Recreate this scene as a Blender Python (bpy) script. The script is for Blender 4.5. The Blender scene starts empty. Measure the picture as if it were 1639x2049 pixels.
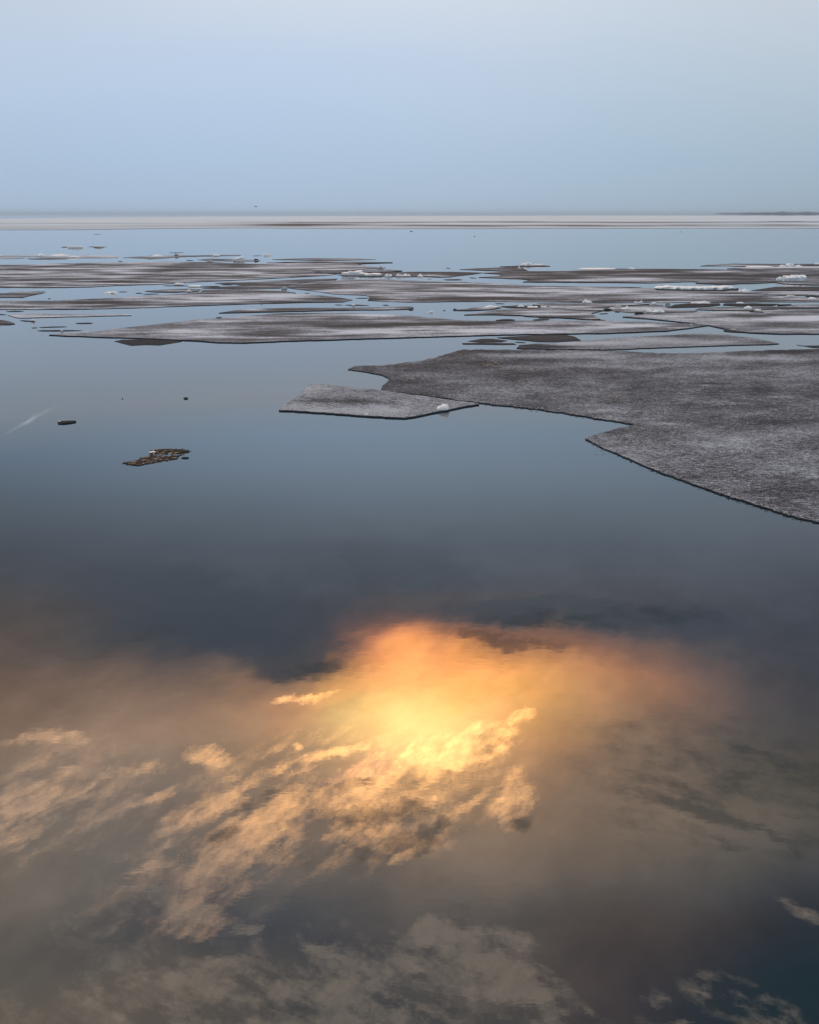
import bpy, bmesh, math, random
from math import radians, sin, cos, tan, atan2, asin, sqrt, pi
from mathutils import Vector, Matrix, noise
from mathutils.geometry import tessellate_polygon

random.seed(7)
sc = bpy.context.scene
COL = sc.collection

# ------------------------------------------------------------------ camera
F = 1640.0                     # focal length in photo pixels (24 mm on a 24 mm wide frame)
CX, CY, HOR = 819.5, 1024.5, 427.5
PITCH = math.atan((CY - HOR) / F)
H = 6.0                        # eye height above the water
cam_d = bpy.data.cameras.new('camera')
cam = bpy.data.objects.new('camera', cam_d); COL.objects.link(cam)
cam.location = (0, 0, H)
cam.rotation_euler = (pi / 2 - PITCH, 0, 0)
cam_d.sensor_fit = 'VERTICAL'; cam_d.sensor_height = 36.0
cam_d.lens = 36.0 * F / 2049.0
cam_d.clip_start = 0.1; cam_d.clip_end = 120000
sc.camera = cam
sc.view_settings.view_transform = 'Standard'
sc.view_settings.look = 'None'
sc.view_settings.exposure = 0.0
sc.view_settings.gamma = 1.0
sc.view_settings.use_curve_mapping = False

def ray(x, y):
    u, v = (x - CX) / F, -(y - CY) / F
    d = Vector((u, cos(PITCH) + v * sin(PITCH), -sin(PITCH) + v * cos(PITCH)))
    return d.normalized()

def at(x, y, z=0.0):
    """point of the plane at height z seen at photo pixel x, y"""
    d = ray(x, y)
    return Vector((0, 0, H)) + d * ((z - H) / d.z)

# ------------------------------------------------------------------ sky
IOR = 1.75
BODY = (0.004, 0.016, 0.026)     # faint blue green light coming up out of the water itself
def fres(el):
    ci = sin(radians(max(el, 0.05))); s2 = (1 - ci * ci) / IOR ** 2; ct = sqrt(1 - s2)
    rs = ((ci - IOR * ct) / (ci + IOR * ct)) ** 2
    rp = ((IOR * ci - ct) / (IOR * ci + ct)) ** 2
    return (rs + rp) / 2

def lin(c):
    c = c / 255.0
    return c / 12.92 if c <= 0.04045 else ((c + 0.055) / 1.055) ** 2.4

def azel(x, y):
    d = ray(x, y)
    return math.degrees(atan2(d.x, d.y)), abs(math.degrees(asin(d.z)))

# the evening sky, read at a coarse grid of directions (colour of each patch of
# sky as it arrives by way of the water, or straight above the horizon)
XS = [0, 205, 410, 615, 820, 1025, 1230, 1435, 1639]
T = {
 0: [(194,206,222),(199,210,226),(203,214,229),(205,216,230),(205,216,230),(205,215,228),(201,212,225),(199,209,221),(198,207,218)],
 110: [(186,204,226),(187,205,228),(188,206,229),(189,207,230),(190,207,229),(191,206,226),(187,204,221),(186,201,217),(185,199,213)],
 220: [(178,199,223),(178,200,225),(179,201,226),(179,201,226),(180,201,224),(180,199,221),(176,196,216),(174,194,212),(173,191,208)],
 330: [(168,191,216),(168,192,218),(169,193,219),(169,193,218),(169,192,216),(168,190,213),(163,187,208),(161,184,204),(159,181,200)],
 427: [(162,184,208),(162,184,209),(162,185,210),(162,185,209),(161,183,207),(159,181,204),(157,179,200),(154,175,195),(151,171,190)],
 860: [(104,122,140),(108,127,146),(113,131,150),(115,134,153),(116,134,152),(114,132,149),(112,129,145),(108,125,141),(104,121,136)],
 920: [(96,111,127),(102,117,134),(107,123,140),(110,126,143),(111,127,143),(110,125,141),(108,123,138),(105,119,134),(102,116,130)],
 1000: [(84,94,105),(89,100,112),(93,105,117),(97,108,121),(98,110,122),(98,110,122),(97,109,121),(96,107,118),(95,105,116)],
 1100: [(73,79,87),(75,82,92),(77,85,95),(79,87,97),(80,88,98),(81,89,99),(83,91,101),(85,93,103),(85,92,102)],
 1180: [(75,74,78),(73,75,82),(70,75,84),(71,77,86),(75,79,87),(79,81,88),(79,81,88),(77,80,89),(73,77,86)],
 1230: [(83,77,75),(75,73,77),(64,68,76),(65,68,76),(95,81,79),(87,81,83),(79,77,81),(71,73,81),(65,69,77)],
 1265:[(90,80,76),(76,75,78),(60,65,75),(66,68,78),(175,115,82),(96,84,82),(86,82,84),(66,69,78),(62,66,76)],
 1300: [(96,83,76),(82,78,78),(62,68,78),(72,71,78),(236,150,80),(200,132,86),(116,90,84),(78,78,82),(66,68,77)],
 1350: [(114,95,83),(116,97,85),(110,94,86),(100,86,78),(253,180,92),(248,176,98),(188,130,92),(98,87,85),(68,69,76)],
 1400: [(114,92,80),(128,106,91),(138,114,97),(180,133,98),(255,214,124),(250,184,104),(172,126,95),(84,81,80),(70,70,76)],
 1450: [(132,110,94),(144,120,101),(156,127,104),(192,142,102),(255,228,145),(240,176,105),(150,119,96),(90,84,80),(78,75,76)],
 1500: [(136,116,100),(140,119,102),(146,123,103),(160,130,101),(250,205,130),(200,148,105),(130,109,91),(90,84,79),(84,79,75)],
 1550: [(126,110,97),(128,112,100),(132,115,101),(136,117,99),(194,151,107),(164,128,98),(124,104,88),(91,84,76),(83,77,70)],
 1600: [(114,103,95),(114,103,95),(122,108,98),(124,109,96),(144,119,97),(144,118,96),(122,104,90),(101,92,82),(91,84,75)],
 1650: [(112,102,94),(110,101,94),(111,100,93),(114,102,94),(130,112,96),(136,113,94),(123,105,91),(105,95,85),(87,81,74)],
 1700: [(115,106,96),(106,99,92),(101,96,92),(110,100,93),(128,110,95),(126,108,93),(116,102,90),(93,87,80),(79,75,72)],
 1750: [(113,103,93),(102,95,90),(93,89,88),(102,94,88),(116,102,91),(112,99,89),(102,92,84),(81,78,74),(68,67,70)],
 1800: [(114,104,93),(95,89,85),(73,74,78),(80,79,80),(102,93,86),(96,88,82),(86,80,76),(68,67,70),(53,58,67)],
 1850: [(100,92,83),(76,74,73),(62,65,71),(66,68,73),(84,80,78),(80,75,72),(80,71,66),(63,56,55),(46,48,53)],
 1900: [(82,78,74),(74,72,72),(72,71,71),(61,63,69),(70,70,71),(74,70,69),(74,64,62),(51,49,53),(31,42,49)],
 1950: [(94,87,79),(88,81,75),(84,78,73),(72,70,70),(70,69,69),(78,73,70),(66,58,59),(39,45,51),(24,42,51)],
 2000: [(102,94,84),(94,86,78),(86,80,74),(74,72,71),(70,69,69),(70,68,67),(58,54,58),(37,45,51),(27,42,49)],
 2048: [(94,87,78),(90,83,76),(86,80,74),(74,71,70),(72,69,69),(70,67,66),(54,51,54),(35,44,49),(31,42,47)],
}
YS = sorted(T)
AVG = (0.84, 0.88, 0.96)       # the broken grey cloud deck overhead and behind

def sky_rgb(az, el):
    """radiance of the sky in a direction, from the grid"""
    a, e = radians(az), radians(el)
    def px(sgn):
        d = Vector((sin(a) * cos(e), cos(a) * cos(e), sgn * sin(e)))
        w = d.y * cos(PITCH) - d.z * sin(PITCH)
        if w < 0.15: return None
        v = d.y * sin(PITCH) + d.z * cos(PITCH)
        return CX + F * d.x / w, CY - F * v / w
    if el <= 12.0: p = px(1); f = 1.0
    else: p = px(-1); f = fres(el)
    if p is None: return AVG
    x = min(max(p[0], 0), 1639)
    lo, hi = (0, 427) if el <= 12.0 else (860, 2048)
    y = min(max(p[1], lo), hi)
    j = max(i for i, v in enumerate(YS[:-1]) if v <= y); i = min(int(x / 205), 7)
    ty = (y - YS[j]) / (YS[j + 1] - YS[j]); tx = min(max((x - XS[i]) / (XS[i + 1] - XS[i]), 0), 1)
    out = []
    for k in range(3):
        g = lambda jj, ii: lin(T[YS[jj]][ii][k])
        c = (g(j, i) * (1 - tx) + g(j, i + 1) * tx) * (1 - ty) + (g(j + 1, i) * (1 - tx) + g(j + 1, i + 1) * tx) * ty
        if el > 12.0: c = max(c - BODY[k] * 0.45, 0.25 * c)
        out.append(c / f)
    return tuple(out)

world = bpy.data.worlds.new('World'); sc.world = world; world.use_nodes = True
nt = world.node_tree; nt.nodes.clear()
def N(t, **kw):
    n = nt.nodes.new(t)
    for k, v in kw.items(): setattr(n, k, v)
    return n
def plug(sock, v):
    if isinstance(v, bpy.types.NodeSocket): nt.links.new(v, sock)
    else: sock.default_value = v
def M(op, a, b=None, c=None, clamp=False):
    n = N('ShaderNodeMath', operation=op, use_clamp=clamp)
    for s, v in zip(n.inputs, (a, b, c)):
        if v is not None: plug(s, v)
    return n.outputs[0]
def mapr(v, a, b, c=0.0, d=1.0, smooth=True):
    n = N('ShaderNodeMapRange', interpolation_type='SMOOTHSTEP' if smooth else 'LINEAR')
    plug(n.inputs[0], v)
    for s, q in zip(n.inputs[1:5], (a, b, c, d)): plug(s, q)
    return n.outputs[0]
def mix(f, a, b, blend='MIX'):
    n = N('ShaderNodeMix', data_type='RGBA', blend_type=blend)
    n.clamp_factor = True
    plug(n.inputs[0], f); plug(n.inputs[6], a); plug(n.inputs[7], b)
    return n.outputs[2]
def comb(x, y, z=0.0):
    n = N('ShaderNodeCombineXYZ')
    for s, v in zip(n.inputs, (x, y, z)): plug(s, v)
    return n.outputs[0]
def vm(op, a, b=None):
    n = N('ShaderNodeVectorMath', operation=op)
    plug(n.inputs[0], a)
    if b is not None: plug(n.inputs[3 if op == 'SCALE' else 1], b)
    return n.outputs[0]
def noise_n(vec, scale, detail=4.0, rough=0.55, dist=0.0):
    n = N('ShaderNodeTexNoise')
    plug(n.inputs['Vector'], vec); n.inputs['Scale'].default_value = scale
    n.inputs['Detail'].default_value = detail; n.inputs['Roughness'].default_value = rough
    n.inputs['Distortion'].default_value = dist
    return n

tc = N('ShaderNodeTexCoord')
sep = N('ShaderNodeSeparateXYZ'); nt.links.new(tc.outputs['Generated'], sep.inputs[0])
dx, dy, dz = sep.outputs
el0 = M('MULTIPLY', M('ARCSINE', dz), 180 / pi)
az0 = M('MULTIPLY', M('ARCTAN2', dx, dy), 180 / pi)
dzs = M('ADD', M('MAXIMUM', dz, 0.0), 0.12)
lay = comb(M('DIVIDE', dx, dzs), M('DIVIDE', dy, dzs), 0.0)      # where the sight line meets the cloud deck
def combed(deg, k):
    mp = N('ShaderNodeMapping', vector_type='TEXTURE'); nt.links.new(lay, mp.inputs[0])
    mp.inputs['Rotation'].default_value = (0, 0, radians(deg)); mp.inputs['Scale'].default_value = (k, 1.0, 1)
    return mp.outputs[0]
streak = combed(45, 2.0); streak2 = combed(-22, 2.0)
# turbulence that frays every cloud edge
w1 = noise_n(streak, 8.0, 6.0, 0.62)
w2 = noise_n(tc.outputs['Generated'], 5.0, 3.0, 0.5)
off = vm('SUBTRACT', w1.outputs['Color'], (0.5, 0.5, 0.5))
off2 = vm('SUBTRACT', w2.outputs['Color'], (0.5, 0.5, 0.5))
hi = mapr(el0, 17.0, 27.0)
P0 = comb(az0, el0, 0.0)
Pg = vm('ADD', P0, vm('SCALE', off2, M('MULTIPLY', hi, 3.0)))       # broad, soft
Pg = vm('ADD', Pg, vm('SCALE', off, M('MULTIPLY', hi, 2.6)))
Pd = vm('ADD', P0, vm('SCALE', off, M('MULTIPLY', hi, 3.6)))       # crisp
sg = N('ShaderNodeSeparateXYZ'); nt.links.new(Pg, sg.inputs[0])
azw, elw = sg.outputs[0], sg.outputs[1]
AZ1 = 66.0
azf = M('ADD', M('MULTIPLY', M('DIVIDE', azw, AZ1), 0.5), 0.5, clamp=True)
ELS = [0, 3, 6, 9, 12, 14.5, 16.5, 18.5, 20.5, 22.5, 24.5, 26.5, 27.5, 28.7, 30, 31.5, 33, 34.5, 36, 37.5, 39, 40.5, 42, 43.5, 45, 46.5, 48, 50, 52.5]
NS = 31; KN = 14.0
prev = None
for i, e in enumerate(ELS):
    r = N('ShaderNodeValToRGB'); cr = r.color_ramp; cr.interpolation = 'B_SPLINE' if e > 13 else 'EASE'
    while len(cr.elements) > 1: cr.elements.remove(cr.elements[-1])
    for j in range(NS):
        u = 2 * j / (NS - 1) - 1
        a = AZ1 * (0.62 * u + 0.38 * u ** 3)
        q = 0.5 + 0.5 * a / AZ1
        c = sky_rgb(a, e)
        t = min(max((abs(a) - 48) / 18, 0), 1) * (1 if e > 13 else 0.6)      # settle to the general overcast off to the sides
        side = (0.62, 0.63, 0.66) if e > 13 else (0.44, 0.50, 0.57)
        c = [c[k] * (1 - t) + side[k] * t for k in range(3)]
        el_ = cr.elements[0] if j == 0 else cr.elements.new(q)
        el_.position = q
        el_.color = (c[0] / KN, c[1] / KN, c[2] / KN, 1)
    nt.links.new(azf, r.inputs[0])
    if prev is None: prev = r.outputs[0]
    else: prev = mix(mapr(elw, ELS[i - 1], e, smooth=False), prev, r.outputs[0])
base = mix(mapr(elw, 52.5, 66.0), prev, (AVG[0] / KN, AVG[1] / KN, AVG[2] / KN, 1))
base = vm('SCALE', base, KN)

def ell(x, y, rx, ry, rot):
    """ellipse given round a direction, turned into azimuth/elevation axes"""
    a0, e0 = azel(x, y)
    ax, ex = azel(x + 4, y); ay, ey = azel(x, y + 4)
    J = ((ax - a0) / 4, (ay - a0) / 4, (ex - e0) / 4, (ey - e0) / 4)
    c, s = cos(radians(rot)), sin(radians(rot))
    m = (J[0] * c * rx + J[1] * s * rx, -J[0] * s * ry + J[1] * c * ry,
         J[2] * c * rx + J[3] * s * rx, -J[2] * s * ry + J[3] * c * ry)
    A = m[0] ** 2 + m[1] ** 2; B = m[0] * m[2] + m[1] * m[3]; C = m[2] ** 2 + m[3] ** 2
    th = 0.5 * atan2(2 * B, A - C)
    tr, de = (A + C) / 2, sqrt(((A - C) / 2) ** 2 + B * B)
    return a0, e0, sqrt(tr + de), sqrt(max(tr - de, 1e-6)), th
def blobs(lst, P, soft=1.9):
    acc = None
    for b in lst:
        x, y, rx, ry, rot = b[:5]; k = b[5] if len(b) > 5 else 1.0
        a0, e0, s1, s2, th = ell(x, y, rx * soft, ry * soft, rot)
        m = N('ShaderNodeMapping', vector_type='TEXTURE'); nt.links.new(P, m.inputs[0])
        m.inputs['Location'].default_value = (a0, e0, 0); m.inputs['Rotation'].default_value = (0, 0, th)
        m.inputs['Scale'].default_value = (s1, s2, 1)
        g = N('ShaderNodeTexGradient', gradient_type='SPHERICAL'); nt.links.new(m.outputs[0], g.inputs[0])
        v = g.outputs['Fac']
        if k != 1.0: v = M('MULTIPLY', v, k)
        acc = v if acc is None else M('MAXIMUM', acc, v)
    return acc

WARM = [(510,1650,230,100,-26,.36),(100,1600,160,80,-15,.33),(760,1600,170,90,-18,.38),(650,1518,60,9,-12,1.3),(545,1556,70,18,-18),(470,1590,90,24,-20),(415,1622,80,20,-22),(560,1640,110,38,-15),
 (480,1700,125,34,-20),(300,1738,55,11,-15,1.2),(400,1760,80,30,-5),(380,1820,42,30,0,.8),(365,1858,40,16,0,.7),(700,1600,130,40,-12),
 (800,1560,120,40,-18),(880,1520,100,40,-20),(760,1680,85,22,-5),(810,1712,28,9,-35,1.2),(1040,1437,24,11,-20,1.3),
 (1000,1482,30,24,-30),(418,1514,30,16,0,1.4),(600,1395,50,5,-14,1.1),(600,1498,8,5,0,1.1),(95,1475,55,12,5,.8),(130,1537,62,20,-5,.8),
 (50,1605,95,24,-15,.9),(10,1660,60,28,-12,.9),(150,1590,85,9,-22,.9),(305,1540,38,11,0,.7),(300,1602,40,6,-16,1.0),(1030,1600,36,42,0,.7),
 (940,1600,60,8,-30)]
PALE = [(620,1985,560,80,3,.42),(300,1830,170,60,0,.22),(900,1895,105,34,8,1.1),(985,1945,105,42,28,1.1),(1075,1990,65,26,15),(545,1990,90,26,-8),(650,1918,60,12,10),(700,1965,60,28,15),
 (330,1955,60,22,0,.7),(410,1925,45,16,0,.6),(850,1935,60,24,0),(230,2000,60,24,20,.8),(1500,2005,95,32,28,.55),(1310,1980,22,14,0,.6),(1335,2035,45,9,10,.6),
 (1590,1815,45,12,22,.45),(500,1858,32,6,-4,.9),(860,2020,90,26,0,.8),(560,2040,120,20,0,.7),(240,1965,30,10,20,.8)]
DARK = [(1450,1570,240,110,10,.37),(760,1640,160,60,-18,.3),(765,1636,70,17,-12,1.1),(800,1692,60,20,-18),(855,1655,40,9,-35),(1000,1272,85,9,6,1.3),(1110,1240,120,10,4,.7),
 (1345,1234,75,15,4,.8),(1385,1618,110,12,18,1.4),(1500,1662,80,9,28,1.1),(1335,1530,52,9,4,.6),(1580,1525,70,15,8,.8),(1460,1462,60,9,5,.4),
 (990,1497,20,12,-20,1.1),(1055,1645,16,14,0),(1270,1465,24,8,0,.3),(1300,1602,40,6,5,1.0),(1460,1550,70,6,6,.8),(1570,1640,90,6,12,.8),
 (620,1345,70,14,-8,.6),(1500,1500,90,8,4,.7),(1455,1690,30,6,20,.8),(700,1575,40,8,-20,.8),(520,1600,50,6,-22,.9),(440,1670,40,8,-20,.7)]
def fbm_sharp(vec, scale, detail, rough):
    return mapr(noise_n(vec, scale, detail, rough).outputs['Fac'], 0.30, 0.70, smooth=False)
fbA = fbm_sharp(streak, 22.0, 8.0, 0.72); fbB = fbm_sharp(streak2, 22.0, 8.0, 0.73)
fbC = fbm_sharp(streak, 55.0, 5.0, 0.7)
fb2 = noise_n(lay, 3.2, 6.0, 0.6).outputs['Fac']
def mask(lst, fb, lo, hi_, amp):
    s = blobs(lst, Pd)
    k = M('MULTIPLY', s, 5.0, clamp=True)
    v = M('ADD', s, M('MULTIPLY', M('MULTIPLY', M('SUBTRACT', fb, 0.5), amp), k))
    return mapr(v, lo, hi_, smooth=False)
mw = M('MULTIPLY', mask(WARM, fbA, 0.08, 0.80, 1.45), M('ADD', M('MULTIPLY', fbC, 1.5), 0.35))
mpale = M('MULTIPLY', mask(PALE, fbB, 0.08, 0.66, 1.7), M('ADD', M('MULTIPLY', fbC, 0.8), 0.6))
md = mask(DARK, fbB, 0.04, 0.72, 1.3)
BANK = [(500,1262,170,62,6),(590,1322,62,28,-14,.9),(1120,1228,190,26,3,.8),(1380,1240,120,30,4,.6),(300,1180,200,40,5,.5)]
GLOW = [(800,1330,75,46,-20),(700,1372,90,26,-28,.8),(940,1340,100,42,5),(860,1420,130,60,-10),(1060,1375,80,34,8,.4)]
CORE = [(820,1365,80,60,0),(885,1465,115,38,-20),(960,1335,50,20,5,.7),(800,1520,100,18,-16,.8)]
SOFT = [(500,1620,210,80,-26),(760,1570,230,90,-16),(430,1780,120,60,-20,.7),(70,1600,160,90,-12,.6),(950,1940,230,70,14,.55),(1010,1560,90,100,0,.6),(420,1950,220,50,-4,.4)]
msoft = M('MULTIPLY', blobs(SOFT, Pg), M('ADD', M('MULTIPLY', fbA, 0.9), 0.45))
mbank = mapr(blobs(BANK, Pg), 0.04, 0.40)
mglow = mapr(blobs(GLOW, Pg), 0.06, 0.60)
mcore = mapr(blobs(CORE, Pd, 2.4), 0.06, 0.85)
# slow mottling of the cloud sheet
mott = M('MULTIPLY', mapr(fb2, 0.3, 0.72), hi)
base = mix(1.0, base, vm('SCALE', comb(1, 1, 1), M('ADD', M('SUBTRACT', 1.03, M('MULTIPLY', hi, 0.20)), M('MULTIPLY', mott, 0.34))), 'MULTIPLY')
base = mix(M('MULTIPLY', mbank, 0.75), base, (0.35, 0.38, 0.46, 1))
base = mix(1.0, base, vm('SCALE', comb(1, 1, 1), M('ADD', 1.0, M('MULTIPLY', hi, M('MULTIPLY', M('SUBTRACT', M('ADD', fbA, M('MULTIPLY', fbB, 0.7)), 0.85), 0.13)))), 'MULTIPLY')
base = vm('ADD', base, vm('SCALE', (1.9, 0.72, 0.12), mglow))
base = vm('ADD', base, vm('SCALE', (1.5, 0.45, 0.40), mcore))
# sunlit cumulus shreds: brightest and yellowest near the hidden sun
sa, se, ss1, ss2, sth = ell(820, 1440, 560, 330, -10)
m = N('ShaderNodeMapping', vector_type='TEXTURE'); nt.links.new(P0, m.inputs[0])
m.inputs['Location'].default_value = (sa, se, 0); m.inputs['Rotation'].default_value = (0, 0, sth); m.inputs['Scale'].default_value = (ss1, ss2, 1)
g = N('ShaderNodeTexGradient', gradient_type='SPHERICAL'); nt.links.new(m.outputs[0], g.inputs[0])
near = g.outputs['Fac']
wcol = mix(mapr(near, 0.0, 0.65, smooth=False), (2.25, 1.26, 0.64, 1), (8.2, 3.8, 1.1, 1))
base = vm('ADD', base, vm('SCALE', wcol, M('ADD', M('MULTIPLY', mw, 0.82), M('MULTIPLY', msoft, 0.26))))
base = mix(M('MULTIPLY', mpale, 0.85), base, vm('ADD', vm('SCALE', base, 0.55), (1.42, 1.12, 0.84)))
base = mix(M('MULTIPLY', md, 0.8), base, vm('ADD', vm('SCALE', base, 0.34), (0.10, 0.11, 0.11)))
# short vapour trail low on the left
tr_ = blobs([(60,841,42,1.5,-29,1.0),(56,843,18,2.0,-29,1.5)], P0, 1.8)
base = vm('ADD', base, vm('SCALE', vm('ADD', (0.42, 0.44, 0.44), (0, 0, 0)), M('MULTIPLY', tr_, 0.9)))
# clear evening sky shows through at the torn right edge of the deck
sky = N('ShaderNodeTexSky', sky_type='NISHITA', sun_disc=False)
sky.sun_elevation = radians(33); sky.sun_rotation = radians(0); sky.air_density = 1.0; sky.dust_density = 1.0
clear = vm('SCALE', sky.outputs[0], 0.05)
bg = N('ShaderNodeBackground'); plug(bg.inputs[0], base); bg.inputs[1].default_value = 1.0
bg2 = N('ShaderNodeBackground'); plug(bg2.inputs[0], clear); bg2.inputs[1].default_value = 1.0
ms = N('ShaderNodeMixShader'); ms.inputs[0].default_value = 0.04
nt.links.new(bg.outputs[0], ms.inputs[1]); nt.links.new(bg2.outputs[0], ms.inputs[2])
out = N('ShaderNodeOutputWorld'); nt.links.new(ms.outputs[0], out.inputs[0])
world.cycles.sampling_method = 'MANUAL'; world.cycles.sample_map_resolution = 512

# ------------------------------------------------------------------ materials
def mat(name):
    global nt
    m = bpy.data.materials.new(name); m.use_nodes = True
    nt = m.node_tree; nt.nodes.clear()
    o = N('ShaderNodeOutputMaterial'); b = N('ShaderNodeBsdfPrincipled')
    nt.links.new(b.outputs[0], o.inputs[0])
    return m, b
def pos(scale=(1, 1, 1), kind='Object'):
    t = N('ShaderNodeTexCoord'); mm = N('ShaderNodeMapping')
    oi = N('ShaderNodeObjectInfo')
    src = t.outputs[kind]
    src = vm('ADD', src, vm('SCALE', comb(oi.outputs['Random'], oi.outputs['Random'], 0.0), 37.0))
    nt.links.new(src, mm.inputs[0]); mm.inputs['Scale'].default_value = scale
    return mm.outputs[0]
def ramp(v, stops):
    r = N('ShaderNodeValToRGB'); cr = r.color_ramp
    while len(cr.elements) > 1: cr.elements.remove(cr.elements[-1])
    for i, (p, c) in enumerate(stops):
        e = cr.elements[0] if i == 0 else cr.elements.new(p)
        e.position = p; e.color = tuple(c) + (1,)
    plug(r.inputs[0], v)
    return r.outputs[0]
def bump(h, strength, dist, normal=None):
    b = N('ShaderNodeBump'); b.inputs['Strength'].default_value = strength; b.inputs['Distance'].default_value = dist
    plug(b.inputs['Height'], h)
    if normal is not None: nt.links.new(normal, b.inputs['Normal'])
    return b.outputs[0]

# still lake water
m_water, b = mat('water')
b.inputs['Base Color'].default_value = BODY + (1,)
b.inputs['Roughness'].default_value = 0.012
b.inputs['IOR'].default_value = IOR
tcw = N('ShaderNodeTexCoord')
mw_ = N('ShaderNodeMapping'); nt.links.new(tcw.outputs['Object'], mw_.inputs[0]); mw_.inputs['Scale'].default_value = (2.2, 5.0, 1)
mw2 = N('ShaderNodeMapping'); nt.links.new(tcw.outputs['Object'], mw2.inputs[0]); mw2.inputs['Scale'].default_value = (0.25, 0.7, 1)
rn = noise_n(mw_.outputs[0], 1.6, 3.0, 0.5).outputs['Fac']
pat = mapr(noise_n(mw2.outputs[0], 0.9, 2.0, 0.5).outputs['Fac'], 0.42, 0.66, 0.35, 1.3)
spw = N('ShaderNodeSeparateXYZ'); nt.links.new(tcw.outputs['Object'], spw.inputs[0])
calm = mapr(spw.outputs[1], 60.0, 500.0, 1.0, 0.0)          # dead calm out towards the ice field
nrm = bump(M('MULTIPLY', rn, M('MULTIPLY', pat, calm)), 1.0, 0.00026)
nt.links.new(nrm, b.inputs['Normal'])

def ice_mat(name, stops, streak_amp=0.55, grain_amp=0.5, gscale=1.0, bumpd=0.02, rough=0.75, sx=0.22, sy=0.8, contrast=1.75):
    m, b = mat(name)
    at_ = N('ShaderNodeAttribute', attribute_name='snow', attribute_type='GEOMETRY')
    p1 = pos((sx, sy, 1)); p2 = pos((0.8, 2.1, 1)); p3 = pos((1, 1, 1))
    n1 = noise_n(p1, 1.0, 8.0, 0.68, 0.4).outputs['Fac']
    n2 = noise_n(p2, 4.5 * gscale, 5.0, 0.74).outputs['Fac']
    n3 = noise_n(p3, 15.0 * gscale, 3.0, 0.75).outputs['Fac']
    s = M('ADD', at_.outputs['Fac'], M('MULTIPLY', M('SUBTRACT', n1, 0.5), streak_amp * 2.6))
    s = M('ADD', s, M('MULTIPLY', M('SUBTRACT', n2, 0.5), grain_amp * 2.0))
    s = M('ADD', s, M('MULTIPLY', M('SUBTRACT', n3, 0.5), grain_amp * 2.2))
    s = M('ADD', M('MULTIPLY', M('SUBTRACT', s, 0.46), contrast), 0.48, clamp=True)
    plug(b.inputs['Base Color'], ramp(s, stops))
    b.inputs['Roughness'].default_value = rough
    b.inputs['Specular IOR Level'].default_value = 0.08
    hgt = M('ADD', M('MULTIPLY', n2, 0.7), M('MULTIPLY', n3, 0.5))
    nt.links.new(bump(hgt, 0.9, bumpd), b.inputs['Normal'])
    return m
DK = (0.046, 0.050, 0.059); MD = (0.125, 0.137, 0.162); LT = (0.295, 0.325, 0.383); WH = (0.570, 0.629, 0.731)
m_ice = ice_mat('grey_rotten_ice', [(0.0, DK), (0.35, MD), (0.66, LT), (1.0, WH)], 0.62, 0.42, 1.2, 0.03, sx=0.13, sy=0.5)
m_near = ice_mat('candled_grey_ice', [(0.0, (0.033, 0.036, 0.044)), (0.35, (0.091, 0.099, 0.119)), (0.68, (0.212, 0.234, 0.275)), (1.0, (0.453, 0.499, 0.579))], 0.24, 0.85, 1.9, 0.05, sx=0.3, sy=0.7, contrast=1.65)
m_far = ice_mat('far_snowy_ice', [(0.0, (0.059, 0.066, 0.082)), (0.3, (0.170, 0.192, 0.224)), (0.55, (0.424, 0.489, 0.557)), (1.0, (0.662, 0.772, 0.873))], 0.35, 0.15, 0.3, 0.05, sx=0.006, sy=0.02, contrast=1.2)
m_dark = ice_mat('waterlogged_ice', [(0.0, (0.018, 0.022, 0.029)), (0.5, (0.044, 0.051, 0.063)), (1.0, (0.18, 0.19, 0.215))], 0.45, 0.4)
m_edge, b = mat('shaded_ice_edge')  # floe side faces: their shade is put into this dark base colour
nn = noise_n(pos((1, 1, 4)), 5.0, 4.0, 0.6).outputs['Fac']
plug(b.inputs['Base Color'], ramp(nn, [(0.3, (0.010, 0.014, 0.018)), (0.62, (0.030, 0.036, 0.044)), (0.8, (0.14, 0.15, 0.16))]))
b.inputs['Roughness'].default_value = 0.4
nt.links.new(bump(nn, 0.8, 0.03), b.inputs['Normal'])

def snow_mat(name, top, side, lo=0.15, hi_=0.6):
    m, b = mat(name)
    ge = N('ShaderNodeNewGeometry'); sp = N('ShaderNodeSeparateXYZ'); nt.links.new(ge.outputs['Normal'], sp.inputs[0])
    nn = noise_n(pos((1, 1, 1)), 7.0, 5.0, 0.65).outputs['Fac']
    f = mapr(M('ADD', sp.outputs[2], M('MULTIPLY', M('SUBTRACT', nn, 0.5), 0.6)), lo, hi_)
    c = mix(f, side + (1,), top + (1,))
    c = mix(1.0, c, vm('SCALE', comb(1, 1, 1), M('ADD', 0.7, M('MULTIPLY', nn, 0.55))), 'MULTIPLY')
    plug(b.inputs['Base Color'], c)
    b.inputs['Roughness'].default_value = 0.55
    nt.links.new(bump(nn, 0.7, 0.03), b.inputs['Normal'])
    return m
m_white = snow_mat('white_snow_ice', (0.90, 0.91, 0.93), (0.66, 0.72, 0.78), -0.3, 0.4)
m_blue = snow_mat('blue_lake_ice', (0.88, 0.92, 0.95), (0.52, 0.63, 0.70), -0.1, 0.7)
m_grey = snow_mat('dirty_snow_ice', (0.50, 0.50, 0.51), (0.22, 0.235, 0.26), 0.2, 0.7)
m_black = snow_mat('black_wet_ice', (0.045, 0.045, 0.048), (0.012, 0.014, 0.018), 0.2, 0.7)
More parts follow.
